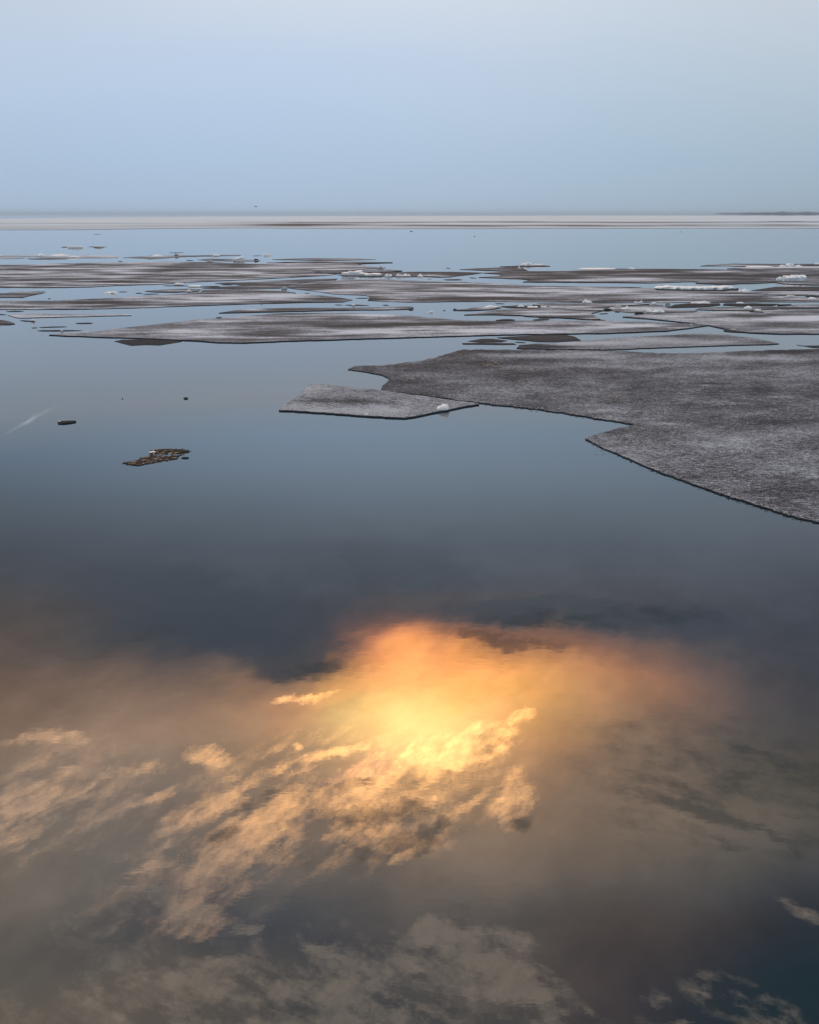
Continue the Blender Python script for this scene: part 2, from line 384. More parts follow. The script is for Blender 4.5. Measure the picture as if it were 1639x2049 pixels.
def plain(name, c1, c2, sc_=8.0, rough=0.8):
    m, b = mat(name)
    nn = noise_n(pos((1, 1, 1)), sc_, 4.0, 0.6).outputs['Fac']
    plug(b.inputs['Base Color'], mix(mapr(nn, 0.3, 0.7), c1 + (1,), c2 + (1,)))
    b.inputs['Roughness'].default_value = rough
    return m
m_reed = plain('wet_brown_reed', (0.016, 0.011, 0.008), (0.055, 0.040, 0.026), 20)
m_straw = plain('pale_dry_reed', (0.30, 0.22, 0.15), (0.52, 0.42, 0.32), 20)
m_slush = plain('grey_pink_slush', (0.22, 0.19, 0.19), (0.38, 0.34, 0.33), 12)
m_orange = plain('orange_brown_bark', (0.42, 0.18, 0.05), (0.62, 0.33, 0.10), 14)
m_bird = plain('dark_feathers', (0.03, 0.03, 0.035), (0.10, 0.10, 0.11), 14)
m_shore = plain('hazed_wooded_land', (0.26, 0.33, 0.41), (0.31, 0.38, 0.46), 0.002)  # haze of the distance is put into the pale bluish base colour

# ------------------------------------------------------------------ object helpers
def props(o, label=None, cat=None, group=None, kind=None):
    if label: o['label'] = label
    if cat: o['category'] = cat
    if group: o['group'] = group
    if kind: o['kind'] = kind
    return o
def link(name, me, mats, loc=(0, 0, 0), parent=None):
    for m in mats: me.materials.append(m)
    o = bpy.data.objects.new(name, me); COL.objects.link(o); o.location = loc
    if parent: o.parent = parent
    return o
def from_bm(name, bm, mats, loc=(0, 0, 0), parent=None, smooth=False):
    me = bpy.data.meshes.new(name); bm.to_mesh(me); bm.free()
    if smooth:
        for p in me.polygons: p.use_smooth = True
    return link(name, me, mats, loc, parent)
def empty(name, loc=(0, 0, 0)):
    o = bpy.data.objects.new(name, None); COL.objects.link(o); o.location = loc; o.empty_display_size = 0.3
    return o

zlev = [0]
def widen(p):
    x, y = p
    if x <= -30: x = -420
    if x >= 1680: x = 2150
    return (x, y)
def floe(name, label, pts, snow=0.5, blobs_=(), step=(26, 4), mats=None, zt=None, group='floating ice sheets',
         cat='ice floe', jit=0.5, thick=0.14, relief=0.0, dens=14.0, kind=None, wide=True, sfun=None):
    """a flat ice sheet whose outline is given by sightings on the water"""
    if zt is None:
        zlev[0] += 1; zt = 0.022 + 0.0016 * (zlev[0] % 14)
    if wide: pts = [widen(p) for p in pts]
    # densify and roughen the outline
    out = []
    n = len(pts)
    for i in range(n):
        a, b2 = pts[i], pts[(i + 1) % n]
        L = math.hypot(b2[0] - a[0], b2[1] - a[1]); k = max(1, int(L / dens))
        for j in range(k):
            t = j / k
            x, y = a[0] + (b2[0] - a[0]) * t, a[1] + (b2[1] - a[1]) * t
            if j:
                q = noise.noise(Vector((x * 0.07, y * 0.2, zlev[0] * 3.1))) + 0.7 * noise.noise(Vector((x * 0.21, y * 0.6, 9.0))) + 0.5 * noise.noise(Vector((x * 0.6, y * 1.6, 2.0)))
                x += jit * noise.noise(Vector((x * 0.25, y * 0.5, 31.0))) * min(1.0, L / 40)
                y += q * jit * min(1.0, L / 40)
            out.append((x, y))
    bm = bmesh.new()
    tri = tessellate_polygon([[Vector((x, y, 0)) for x, y in out]])
    vs = [bm.verts.new((x, y, 0)) for x, y in out]
    for t in tri:
        try: bm.faces.new([vs[i] for i in t])
        except ValueError: pass
    bmesh.ops.dissolve_degenerate(bm, dist=1e-4, edges=bm.edges)
    x0 = min(p[0] for p in out); x1 = max(p[0] for p in out); y0 = min(p[1] for p in out); y1 = max(p[1] for p in out)
    def cut(co, no):
        bmesh.ops.bisect_plane(bm, geom=bm.verts[:] + bm.edges[:] + bm.faces[:], plane_co=co, plane_no=no, dist=1e-4)
    y = y0 + step[1]
    while y < y1: cut((0, y, 0), (0, 1, 0)); y += step[1]
    x = max(x0, -30) + step[0]
    while x < min(x1, 1670): cut((x, 0, 0), (1, 0, 0)); x += step[0]
    bmesh.ops.triangulate(bm, faces=[f for f in bm.faces if len(f.verts) > 4])
    lay_ = bm.verts.layers.float.new('snow')
    cx, cy = sum(p[0] for p in out) / len(out), max(p[1] for p in out)
    org = at((x0 + x1) / 2, (y0 + y1) / 2, 0)
    edge_v = {v for e in bm.edges if e.is_boundary for v in e.verts}
    for v in bm.verts:
        X, Y = v.co.x, v.co.y
        s = snow
        for (bx, by, rx, ry, val) in blobs_:
            r = ((X - bx) / rx) ** 2 + ((Y - by) / ry) ** 2
            s += val * math.exp(-r)
        if sfun: s += sfun(X, Y)
        v[lay_] = s
        w = at(X, Y, zt)
        dz_ = 0
        if relief and v not in edge_v:
            dz_ = relief * (noise.fractal(Vector((w.x * 1.3, w.y * 1.3, 3)), 0.6, 2.1, 5))
        v.co = Vector((w.x - org.x, w.y - org.y, zt + dz_))
    bmesh.ops.recalc_face_normals(bm, faces=bm.faces)
    if sum(f.normal.z for f in bm.faces) < 0: bmesh.ops.reverse_faces(bm, faces=bm.faces)
    be = [e for e in bm.edges if e.is_boundary]
    low = {}
    for e in be:
        for v in e.verts:
            if v not in low:
                nv = bm.verts.new((v.co.x, v.co.y, zt - thick)); nv[lay_] = 0; low[v] = nv
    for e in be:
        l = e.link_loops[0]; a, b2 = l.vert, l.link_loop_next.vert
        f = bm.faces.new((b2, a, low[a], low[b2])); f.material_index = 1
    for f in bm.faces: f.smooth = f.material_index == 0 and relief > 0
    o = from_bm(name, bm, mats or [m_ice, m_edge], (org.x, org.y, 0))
    return props(o, label, None if kind else cat, None if kind else group, kind)

def scale_at(x, y, z=0):
    p = at(x, y, z); d = (p - Vector((0, 0, H))).length
    return p, d / F * 1.0          # metres per photo pixel across the view
def hull(pts):
    bm = bmesh.new()
    for p in pts: bm.verts.new(p)
    r = bmesh.ops.convex_hull(bm, input=bm.verts)
    junk = [g for g in r['geom_interior'] + r['geom_unused'] if isinstance(g, bmesh.types.BMVert)]
    bmesh.ops.delete(bm, geom=list(set(junk)), context='VERTS')
    return bm
def rugged(x0, x1, yb, h, n=6, depth=0.5, seed=1, z=0.0, peaks=None):
    """a lump of ice blocks: several rough hulls grown together"""
    rnd = random.Random(seed)
    p, s = scale_at((x0 + x1) / 2, yb, z)
    W = (x1 - x0) * s * 0.9; Hh = h * s * 0.74; D = max(W * depth, Hh * 0.8)
    bm = bmesh.new(); bmesh.ops.create_icosphere(bm, subdivisions=3, radius=1.0)
    so = Vector((seed * 5.3, seed * 1.7, seed * 2.9))
    for v in bm.verts:
        c = v.co.copy(); 
        k = noise.noise(Vector((c.x * 2.2, c.y * 1.8, c.z * 0.8)) + so) * 0.55 + noise.noise(c * 4.5 + so) * 0.22
        cell = noise.cell(Vector((c.x * n * 0.5, c.y * 2.2, 0)) + so) * 0.35
        top = max(c.z, 0.0)
        zz = max(c.z, -0.25)
        prof = 1.0
        if peaks:
            prof = 0.16
            for (pc, pw, ph) in peaks: prof = max(prof, ph * math.exp(-((c.x - pc) / pw) ** 2))
        zz = zz * (1 + k * 1.2 + cell) * prof if zz > 0 else zz * 0.4
        v.co = Vector((c.x * W * 0.5 * (1 + k * 0.12), c.y * D * 0.5 * (1 + k * 0.4), zz * Hh))
    bmesh.ops.recalc_face_normals(bm, faces=bm.faces)
    return bm, (p.x, p.y + D * 0.35, z)
def lump(name, label, x0, x1, yb, h, mats=None, group=None, cat='ice block', seed=1, z=0.04, depth=0.5, peaks=None, n=6, parent=None):
    bm, loc = rugged(x0, x1, yb, h, n, depth, seed, z, peaks)
    o = from_bm(name, bm, mats or [m_white], loc)
    return props(o, label, cat, group)
def slab(name, label, x0, x1, yb, h, mats=None, group=None, cat='ice block', seed=1, z=0.0, tilt=0.0, depth=0.45, roll=0.0):
    """a broken plate with bevelled, splintered outline, lying level or tilted"""
    rnd = random.Random(seed)
    p, s = scale_at((x0 + x1) / 2, yb, z)
    W = (x1 - x0) * s; Hh = h * s; D = max(W * depth, Hh)
    pts = []
    k = 11
    for i in range(k):
        a = 2 * pi * i / k + rnd.uniform(-.2, .2); r = rnd.uniform(0.82, 1.0)
        e = 0.75
        x = W * 0.5 * r * math.copysign(abs(cos(a)) ** e, cos(a)); y = D * 0.5 * r * math.copysign(abs(sin(a)) ** e, sin(a))
        t = Hh * rnd.uniform(0.82, 1.0)
        pts.append((x, y, -0.3 * Hh)); pts.append((x * 0.98, y * 0.98, t * 0.75)); pts.append((x * 0.88, y * 0.86, t))
    bm = hull(pts)
    bmesh.ops.rotate(bm, verts=bm.verts, matrix=Matrix.Rotation(tilt, 3, 'X') @ Matrix.Rotation(roll, 3, 'Y'))
    bmesh.ops.recalc_face_normals(bm, faces=bm.faces)
    o = from_bm(name, bm, mats or [m_white], (p.x, p.y + D * 0.45, z))
    return props(o, label, cat, group)

# ------------------------------------------------------------------ setting
def sheet(name, x0, x1, y0, y1, z, m, kind='structure'):
    bm = bmesh.new()
    bm.faces.new([bm.verts.new(q) for q in ((x0, y0, z), (x1, y0, z), (x1, y1, z), (x0, y1, z))])
    return props(from_bm(name, bm, [m]), kind=kind)
sheet('water', -60000, 60000, -20000, 90000, 0.0, m_water)

# low wooded shore far off on the right
def shore():
    bm = bmesh.new(); rows = []
    d0 = 30000.0; xs = [1380 + i * 5 for i in range(170)]
    prof = [(0, 0), (6, 0.55), (60, 1.0), (220, 0.7), (420, 0.0)]
    for x in xs:
        t = min(max((x - 1380) / 120, 0), 1); hgt = (16 + 52 * t) * (1 + 0.55 * noise.noise(Vector((x * 0.045, 2, 0))) + 0.35 * noise.noise(Vector((x * 0.23, 5, 0))))
        hgt *= min(1, (x - 1380) / 25)
        dirx = (x - CX) / F
        rows.append([bm.verts.new((dirx * (d0 + a), d0 + a, -0.4 if b2 == 0 else hgt * b2 * (1 + 0.2 * noise.noise(Vector((x * .3, a, 1)))))) for a, b2 in prof])
    for r0, r1 in zip(rows, rows[1:]):
        for k in range(len(prof) - 1):
            bm.faces.new((r0[k], r1[k], r1[k + 1], r0[k + 1]))
    bmesh.ops.recalc_face_normals(bm, faces=bm.faces)
    props(from_bm('far_shore', bm, [m_shore]), kind='structure')
shore()

# ------------------------------------------------------------------ ice sheets, far to near
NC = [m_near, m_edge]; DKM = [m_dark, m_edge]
def far_s(X, Y):
    s = 0.0
    if Y > 443.0 and X > 380:
        e = min((X - 380) / 220, 1)
        s -= 0.62 * e * math.exp(-((Y - 444.6 - 0.6 * sin(X / 90)) / 1.2) ** 2) * (0.75 + 0.5 * noise.noise(Vector((X * .012, Y * .4, 0))))
        s -= 0.5 * e * math.exp(-((Y - 451.0 - sin(X / 130)) / 2.2) ** 2) * max(0, 0.7 + 1.3 * noise.noise(Vector((X * .006, Y * .3, 4)))) * (1 if X < 1300 else 0.5)
    if Y > 443 and X <= 600:
        s -= 0.16 * math.exp(-((Y - 446.5) / 0.7) ** 2) + 0.14 * math.exp(-((Y - 452) / 0.8) ** 2)
    s -= 0.3 * max(0.0, (Y - 443) / 14) * 0.5
    return s
floe('far_ice_field', 'pale snow covered ice field stretching right across below the horizon',
     [(-40,438.6),(40,437.6),(120,436.0),(250,434.6),(400,433.4),(620,432.6),(820,432.2),(1200,431.6),(1690,431.4),(1690,455.6),(1578,457.2),(1400,457),(1100,456.8),(950,457.4),(800,457.6),(605,457.2),(500,455.8),(300,457.5),(150,459.6),(-40,460)],
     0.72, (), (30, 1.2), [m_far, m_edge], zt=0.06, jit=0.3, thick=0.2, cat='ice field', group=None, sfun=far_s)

G1 = 'ice sheets drifting in the middle distance'
G2 = 'small dark ice slivers afloat'
G3 = 'white ice blocks'
def T_(label, pts, snow=0.5, blobs_=(), **kw):
    kw.setdefault('group', G1)
    return floe('ice_floe', label, pts, snow, blobs_, **kw)
def S_(label, pts, snow=0.15, **kw):
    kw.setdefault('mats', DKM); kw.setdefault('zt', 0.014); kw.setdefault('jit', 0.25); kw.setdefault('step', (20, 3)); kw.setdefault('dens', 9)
    return floe('ice_sliver', label, pts, snow, (), group=G2, cat='ice sliver', wide=False, **kw)
def strip(label, x0, x1, y, h=1.6, snow=0.15, **kw):
    m_ = (x0 + x1) / 2
    r_ = random.Random(int(x0 * 7 + y)); q = lambda a: a * r_.uniform(.6, 1.1); W_ = x1 - x0; sl = r_.uniform(-.35, .35) * h
    return S_(label, [(x0, y + sl), (x0 + W_ * q(.15), y + sl * .6 - h * q(.3)), (x0 + W_ * q(.5), y - h * q(.5)), (x1 - W_ * q(.25), y - sl * .6 - h * q(.45)), (x1, y - sl),
                      (x1 - W_ * q(.15), y - sl * .6 + h * q(.25)), (m_ + W_ * r_.uniform(-.2, .15), y + h * q(.45)), (x0 + W_ * q(.2), y + sl * .6 + h * q(.4))], snow, **kw)

# --- far left strips
T_('thin pale ice strip reaching in from the left edge, farthest of the left strips', [(-40,511.2),(60,510.6),(140,510.4),(237,511.3),(237,513),(236,515.6),(160,516.4),(140,514.6),(60,513.6),(-40,513)], 0.62, [(180,512,60,1.2,.3)], step=(20,1.5))
T_('short pale strip at the left edge under the farthest strip', [(-40,514.3),(30,514.6),(50,516.4),(20,517.5),(-40,518)], 0.7, step=(20,1.5))
T_('small grey strip with white crumbs below the far left strip', [(54,517),(100,515.6),(138,516.4),(132,518.3),(90,519),(60,518.4)], 0.4, step=(14,1.5))
T_('long thin grey strip left of the tilted white slab, farthest row', [(246,515.6),(300,511.6),(360,511.2),(420,510.6),(483,510),(480,511.2),(420,512.6),(360,514),(330,516.6),(300,518.4),(290,516.8)], 0.42, [(310,513,30,1.5,.3)], step=(20,1.5))
T_('thin grey strip carrying the tilted white slab', [(395,519.6),(420,517.4),(470,518.6),(522,520.6),(520,522.2),(460,522.4),(420,521.6)], 0.5, step=(20,1.5))
strip('hair thin dark strip behind the snow topped bump, far left', 338, 368, 505.7, 1.2, 0.3)
strip('faint thin strip just left of the far lone blue white block', 505, 524, 511.8, 1.0, 0.35)
strip('dark end strip beside the far white slab on open water', 123, 135, 494.6, 2.4)
strip('low dark floating ice with a hump, right of the far white slab', 175, 215, 494.0, 1.8, 0.25)
strip('tiny dark fleck behind the big left sheet', 236, 246, 523.0, 1.4)
strip('small dark fleck before the strip with white crumbs', 372, 388, 521.0, 1.6)

# --- the large streaked sheet on the left (L1)
def streaks(a, seed, fx=.006, fy=.42):
    return lambda X, Y: a * (noise.noise(Vector((X * fx, Y * fy, seed))) + .6 * noise.noise(Vector((X * fx * 2.6, Y * fy * 1.9, seed + 5))))
T_('big streaky grey brown sheet filling the left middle distance',
   [(-40,532.5),(50,529.5),(102,527.6),(180,526),(333,523.2),(420,524.6),(500,527.2),(600,525.8),(690,525.6),(715,528.5),(742,533.2),(772,536),(705,539.6),(625,543),(628,546.5),(675,548.5),(650,551),(600,553.8),(540,557),(450,561.5),(400,563.4),(308,569),(230,571),(180,574),(128,575.2),(-40,574.4)],
   0.46, [(60,546,80,3,.3),(330,541,40,3,-.35),(120,560,120,2,-.2),(600,535,90,3,.25),(500,545,60,2,.25),(600,550,60,3,-.05),(200,531,120,2,-.25),(450,530,60,1.5,-.35),(140,537,40,2,.3)], step=(16,1.8), sfun=streaks(.55, 1.0))
T_('thin grey tongue behind the big left sheet, highest of the three tongues', [(545,519),(600,517.3),(640,516.4),(700,517),(752,518.8),(700,520.6),(640,521.4),(600,520.4)], 0.45, step=(18,1.4), sfun=streaks(.4,2.0))
T_('thin grey tongue ending in a fine point, middle of the three tongues', [(535,525.4),(600,523.2),(660,522.2),(720,523.6),(786,524.8),(740,526),(700,527.2),(640,524.6),(580,524.8)], 0.5, step=(18,1.4), sfun=streaks(.4,3.0), zt=0.075)
T_('bluish grey tongue behind the heap of white rubble', [(628,545),(650,541.6),(720,540.4),(780,539.2),(805,541.4),(770,543.8),(700,545.4),(650,546)], 0.38, step=(18,1.4), zt=0.066)
T_('dark brown wedge with a pale stripe, right of the heap of white rubble',
   [(676,549.5),(700,546.8),(760,545.2),(830,543.8),(900,543.8),(940,544.6),(966,545.6),(945,548.8),(920,551.2),(900,554),(877,554.6),(850,553.2),(800,553.4),(740,552.6),(690,551.4)],
   0.22, [(860,550.5,26,1.5,.55),(885,553,12,1,.4),(900,546,60,1.5,-.4),(720,550,40,3,.3)], step=(14,1.3))

# --- right far sheets
T_('low dark platform under the far white ridge, right of centre', [(1000,533),(1035,531.6),(1070,530),(1100,531.8),(1101,532.6),(1060,533.4),(1020,533.6)], 0.2, step=(14,1.2))
T_('brown pointed tongue with a white peak at its end', [(920,538.8),(960,536.6),(1000,535.2),(1038,533.8),(1046,536),(1056,541.2),(1015,541.6),(980,541.2),(945,539.8)], 0.18, [(960,538.4,60,.8,.5),(1000,541,40,.8,.4)], step=(14,1.2))
T_('long dark sheet behind the blue white slabs at the right',
   [(967,545.8),(1000,543.2),(1057,542),(1110,542.6),(1200,540.2),(1225,537.8),(1320,537.8),(1400,538.4),(1453,539.4),(1540,540.2),(1620,540.8),(1690,540),(1690,571.6),(1600,569.6),(1556,566),(1555,564.6),(1500,567.2),(1440,568.8),(1392,566.6),(1398,563.6),(1360,563.8),(1300,565.8),(1220,564.8),(1120,564.4),(1046,564),(1062,560),(1040,557.6),(1000,556),(958,554.6),(1000,552.2),(1000,548.2),(975,546.6)],
   0.34, [(1250,545,200,3.2,-.35),(1450,552,180,3,-.42),(1150,561,80,2,.45),(1290,559,60,3,.35),(1350,546,120,2,.35),(1450,543,60,1.5,.3),(1620,548,60,3,-.1),(1420,565,50,2,.2),(1100,548,60,2,.1),(1560,544,90,2,.05)], step=(16,1.8), sfun=streaks(.4, 6.0))
T_('dark topped strip at the upper right below the open water', [(1402,532),(1425,528.9),(1470,527.4),(1560,528),(1690,526.4),(1690,531.2),(1600,531.6),(1495,533.4),(1450,531.4)], 0.25, [(1480,531,60,1.4,.4)], step=(18,1.4), sfun=streaks(.3,7.0))
T_('white snowy strip under the dark topped strip at the upper right', [(1455,537.6),(1480,535.2),(1500,534),(1600,532.8),(1690,532.6),(1690,538.2),(1620,539.2),(1540,539),(1490,538.6)], 0.85, [(1600,537.5,90,1,-.8),(1470,537.5,30,1,-.6)], step=(16,1.2))

# --- middle belt
T_('narrow dark sheet squeezed below the big left sheet, near the centre',
   [(430,566.6),(470,563.8),(560,561.2),(600,558.8),(676,557.6),(672,560),(640,561.4),(604,566),(572,572.5),(560,577),(500,577.8),(440,577.8),(404,577),(440,574),(490,571.4),(466,568.6)],
   0.24, [(500,563.6,60,1,.45),(600,562,60,2,-.15),(520,574,60,2,.15)], step=(14,1.6), sfun=streaks(.35,8.0))
T_('very long grey sheet across the middle, under the long blue white slab',
   [(568,575),(606,566.8),(650,562.2),(700,559.8),(760,559.2),(815,561),(890,564),(930,564.2),(995,568),(1056,570.6),(1135,572.6),(1220,574.2),(1300,577),(1360,580),(1400,581.5),(1480,582),(1500,587),(1540,590.6),(1580,594.6),(1690,596),(1690,603),(1560,604),(1480,604.4),(1340,605),(1219,605),(1060,603.4),(967,602.6),(885,603.8),(820,604.6),(736,601.2),(740,594),(733,591),(666,588),(631,582.4),(590,578)],
   0.46, [(720,580,90,2.5,.4),(650,572,60,3,-.15),(820,598,120,2.5,-.15),(960,590,60,3,.3),(1160,584,80,3,.4),(860,572,120,3,-.12),(1000,599,150,2,-.35),(1290,600,80,3,-.35),(1330,594,70,3,.3),(1240,583,60,3,.25),(1420,590,60,3,.2),(1500,599,80,3,-.1),(740,597,30,4,-.3),(1060,577,80,3,.15)], step=(18,2.2), sfun=streaks(.35, 9.0, .007, .3))
T_('dark pointed sheet at the right beside the end of the long blue white slab', [(1504,580.6),(1530,577),(1552,573.6),(1600,573.2),(1690,574.4),(1690,580.4),(1600,581),(1540,581.6)], 0.1, [(1600,579,60,2,.2)], step=(18,1.8))
T_('pale strip at the right edge below the dark pointed sheet', [(1480,584.4),(1540,582.6),(1690,582),(1690,590.4),(1600,591),(1560,590.4),(1505,587)], 0.66, [(1520,585,30,2,-.3),(1580,590,60,1,-.6)], step=(18,1.8))
T_('dark strip at the right edge before the pale strip', [(1612,592.5),(1640,591.4),(1690,591),(1690,595),(1640,594.6)], 0.1, step=(18,1.8), mats=DKM)
T_('long grey and white sheet running out from the left edge, second row',
   [(-40,605),(100,601.6),(230,596),(307,591),(370,587.4),(402,584.6),(404,580),(460,579.2),(520,579),(570,582.4),(592,585.6),(585,588),(640,590.4),(680,595.4),(705,599.6),(686,604),(600,605.2),(520,607),(400,611),(256,616),(154,618.4),(-40,619.4)],
   0.48, [(200,606,90,5,-.3),(290,611,60,3,-.15),(400,603,60,3,.4),(480,595,120,4,.45),(560,591,60,3,.35),(530,584,60,1.2,-.5),(430,587,50,2,-.2),(620,599,90,4,-.28),(480,606,120,2,-.2),(60,610,120,3,.15),(330,597,60,3,-.2)], step=(16,2.2), sfun=streaks(.3, 11.0, .008, .3))
T_('dark elliptical sheet cut by the left edge, between the two long sheets', [(-40,591.4),(10,586.6),(40,582.8),(91,583.2),(86,586),(60,591),(46,594.8),(-40,594.2)], 0.38, [(30,588,40,3,-.1)], step=(16,2))
T_('small grey raft with white rubble on its right end', [(290,582.2),(330,579.2),(372,577.8),(402,578.8),(396,582.8),(350,584.6),(310,584)], 0.36, [(360,582,30,1.5,.3)], step=(14,1.8))
strip('short dark stick of ice touching the rubble topped raft', 400, 442, 573.6, 3.4, 0.05)
strip('thin dark strip just behind the rubble topped raft', 326, 384, 571.8, 1.6, 0.15)
strip('thin dark sliver between the narrow dark sheet and the stick', 441, 466, 569.8, 1.6, 0.15)
strip('broken dark sliver before the raft with white rubble', 271, 286, 586.6, 1.6)
strip('long broken dark sliver before the raft with white rubble', 286, 318, 588.2, 1.6)
strip('short dark sliver right of the lone white block', 238, 255, 583.8, 1.8, 0.3)
strip('tiny brown fleck above the second row sheet', 96, 102, 597.6, 1.4)
strip('dark tail piece right of the second row sheet tip', 684, 706, 599.9, 1.8, 0.2)
strip('two short flecks in the channel left of centre', 610, 620, 586.6, 1.0)
strip('thin dark splinter at the mouth of the channel', 711, 738, 596.4, 1.6, 0.1)
strip('thin grey sliver at the right end of the pool', 1186, 1284, 574.6, 1.4, 0.3)
strip('lone dark floating sliver below the dark brown wedge', 887, 926, 559.6, 3.0, 0.25)
strip('small dark sliver right of the lone dark one', 939, 954, 556.0, 1.6)
strip('tiny dark dash in the open water above the brown wedge', 892, 902, 536.4, 1.4)
strip('thin dark splinter above the very long sheet', 681, 710, 557.8, 1.4)

# --- second belt
T_('thin grey white sheet lying just beyond the big mid sheet',
   [(438,625.8),(480,619.4),(530,617),(600,615.8),(690,616),(750,614.8),(824,613.2),(828,615),(822,618.2),(760,619.6),(700,620),(640,621.4),(560,623.2),(480,625)],
   0.36, [(510,619.6,30,2,.55),(600,618,80,1.4,-.1),(780,617,40,2,.25)], step=(14,1.8), sfun=streaks(.2,13.0))
strip('dark splinter with a white dot, before the very long sheet', 690, 739, 610.6, 2.2, 0.1)
strip('short dark dash left of the splinter with the white dot', 670, 686, 610.0, 1.4)
strip('short dark dash right of the splinter with the white dot', 766, 778, 610.5, 1.6)
strip('lone short dark dash above the big mid sheet', 432, 444, 635.2, 2.0)
T_('grey sheet with a white hump on it in the right centre pool', [(907,620.4),(930,618.4),(950,615),(985,613.6),(1003,615),(985,618.6),(940,621)], 0.35, [(970,616,20,1.5,.4)], step=(14,1.8))
strip('dark block end at the tip of the humped sheet', 906, 914, 618.8, 2.6)
T_('narrow dark raft carrying small white peaks', [(1003,612.6),(1036,611),(1080,612),(1098,613.8),(1060,615.4),(1020,614.8)], 0.15, step=(14,1.4))
T_('broad grey sheet full of stripes, left of the rubble field',
   [(929,629.4),(960,625.8),(990,620.6),(1030,617.6),(1072,617),(1104,613.8),(1066,609),(1080,606.4),(1200,606.8),(1300,608),(1232,612),(1225,617),(1206,621),(1183,626.6),(1190,632),(1202,638),(1180,638.6),(1120,635),(1056,632.4),(1043,630.4),(985,629)],
   0.45, [(1060,624,60,2,.25),(1100,629,60,2,.35),(1150,634,50,2,-.4),(1120,615,60,3,.2),(1180,622,40,2,-.25),(1000,627,60,1,-.3)], step=(14,2), sfun=streaks(.25,15.0,.01,.3))
strip('dark broken edge piece in front of the striped sheet', 1066, 1100, 639.4, 3.0, 0.2)
strip('curved dark crumb strip near the striped sheet', 1078, 1128, 635.8, 2.2, 0.2, zt=0.016)
strip('small grey lens touching the big mid sheet', 992, 1030, 640.0, 3.0, 0.3, zt=0.075)
strip('thin dark line before the corner of the striped sheet', 1186, 1211, 640.4, 1.6)
strip('short dark dash in the right pool', 1199, 1217, 627.6, 1.8)
strip('dark dash at the rim of the rubble field', 1208, 1226, 617.4, 2.6, zt=0.08)
strip('thin dark dash below the humped pool edge', 991, 1010, 607.4, 1.4)
T_('big long mid sheet with a sharp left tip, mottled white and grey',
   [(98,669.6),(150,665),(200,662),(256,655),(308,649.4),(360,644),(400,638.4),(450,636.4),(490,632),(553,627.4),(620,626.2),(707,626.4),(820,631.6),(877,637),(928,641),(992,642.4),(1100,641.8),(1219,642),(1270,643.2),(1334,646),(1385,648),(1419,650.2),(1380,656),(1334,661.6),(1219,665.9),(1100,667.6),(979,669.7),(820,674.4),(605,680.7),(520,684),(477,685.2),(438,684.6),(400,681.6),(308,677),(205,674)],
   0.50, [(180,667,50,3,-.2),(280,662,70,5,-.12),(350,664,50,5,.25),(420,668,60,6,.15),(440,643,60,3,.15),(520,645,60,6,-.18),(520,640,60,3,.25),(590,627.5,60,1.6,-.5),(680,630,40,2,.15),(690,634,50,4,-.3),(730,631,60,2,.35),(640,655,120,6,-.2),(680,652,60,3,-.25),(760,652,60,5,-.3),(560,676,60,3,.2),(640,669,50,2.5,.35),(760,663,90,4,.35),(650,672,70,2,-.3),(620,678,60,1.6,-.35),(800,643,60,3,.2),(860,648,110,4,-.45),(950,647,70,4,-.3),(840,662,60,2,-.35),(950,660,200,5,.28),(1060,647,70,3,.3),(1130,653,50,3,-.25),(1200,655,60,3,.2),(1270,652,50,3,.25),(1170,660,120,4,.1)], step=(10,2.6), sfun=streaks(.16, 17.0, .012, .25), relief=0.004, jit=.7)
T_('large pale sheet with rounded white swells at the right edge',
   [(1246,633.4),(1290,628.6),(1345,626.4),(1400,624.4),(1440,622.6),(1500,623.4),(1530,620.8),(1600,619),(1690,617.6),(1690,667.4),(1639,667.2),(1552,667),(1500,664.8),(1475,662.4),(1440,655),(1421,650.8),(1347,642),(1296,637)],
   0.52, [(1440,637,40,3.4,.2),(1500,632,60,3,-.22),(1580,636,70,5,.28),(1640,638,60,6,.2),(1560,649,100,5,-.14),(1600,627,80,3,-.2),(1540,660,120,3,.05),(1500,645,50,3,-.05),(1350,633,60,3,.1),(1600,621,60,2,.1)], step=(12,2.6), relief=0.02, jit=.5)
T_('crumbly grey sheet in the rubble field with snow piles on its near rim', [(1219,617.6),(1240,613.6),(1290,610.6),(1326,609.8),(1330,614.8),(1352,618.4),(1392,621.4),(1396,623.4),(1340,625.4),(1280,626.4),(1236,622.8),(1221,620.6)], 0.5, [(1290,618,40,3,.1),(1240,620,20,2,-.4)], step=(12,1.8))
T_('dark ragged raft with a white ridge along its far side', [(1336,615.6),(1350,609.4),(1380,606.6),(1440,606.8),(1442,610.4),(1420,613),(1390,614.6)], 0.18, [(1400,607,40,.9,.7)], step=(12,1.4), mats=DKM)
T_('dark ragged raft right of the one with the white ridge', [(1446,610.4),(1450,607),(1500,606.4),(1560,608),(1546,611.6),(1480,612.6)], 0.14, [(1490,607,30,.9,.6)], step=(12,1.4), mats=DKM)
T_('thin striped raft in front of the two dark ragged rafts', [(1392,619.6),(1400,616.2),(1450,614.4),(1500,615),(1550,613.4),(1592,610),(1690,606.8),(1690,615.6),(1600,617),(1530,619),(1500,621.6),(1440,620.8)], 0.34, [(1450,618,60,1,.4),(1640,612,60,3,.1),(1560,616,60,1.2,-.4)], step=(14,1.6), sfun=streaks(.2,19.0))
strip('dark dash at the lower rim of the rubble field', 1270, 1288, 624.8, 2.8, zt=0.08)
strip('thin dark dash left of the rubble field', 1230, 1240, 624.4, 1.2)
strip('grey dash in the rubble field, rightmost', 1556, 1584, 609.4, 1.8, 0.15, zt=0.09)
strip('dark splinter afloat beyond the right pale sheet', 1500, 1528, 623.4, 1.6, zt=0.09)

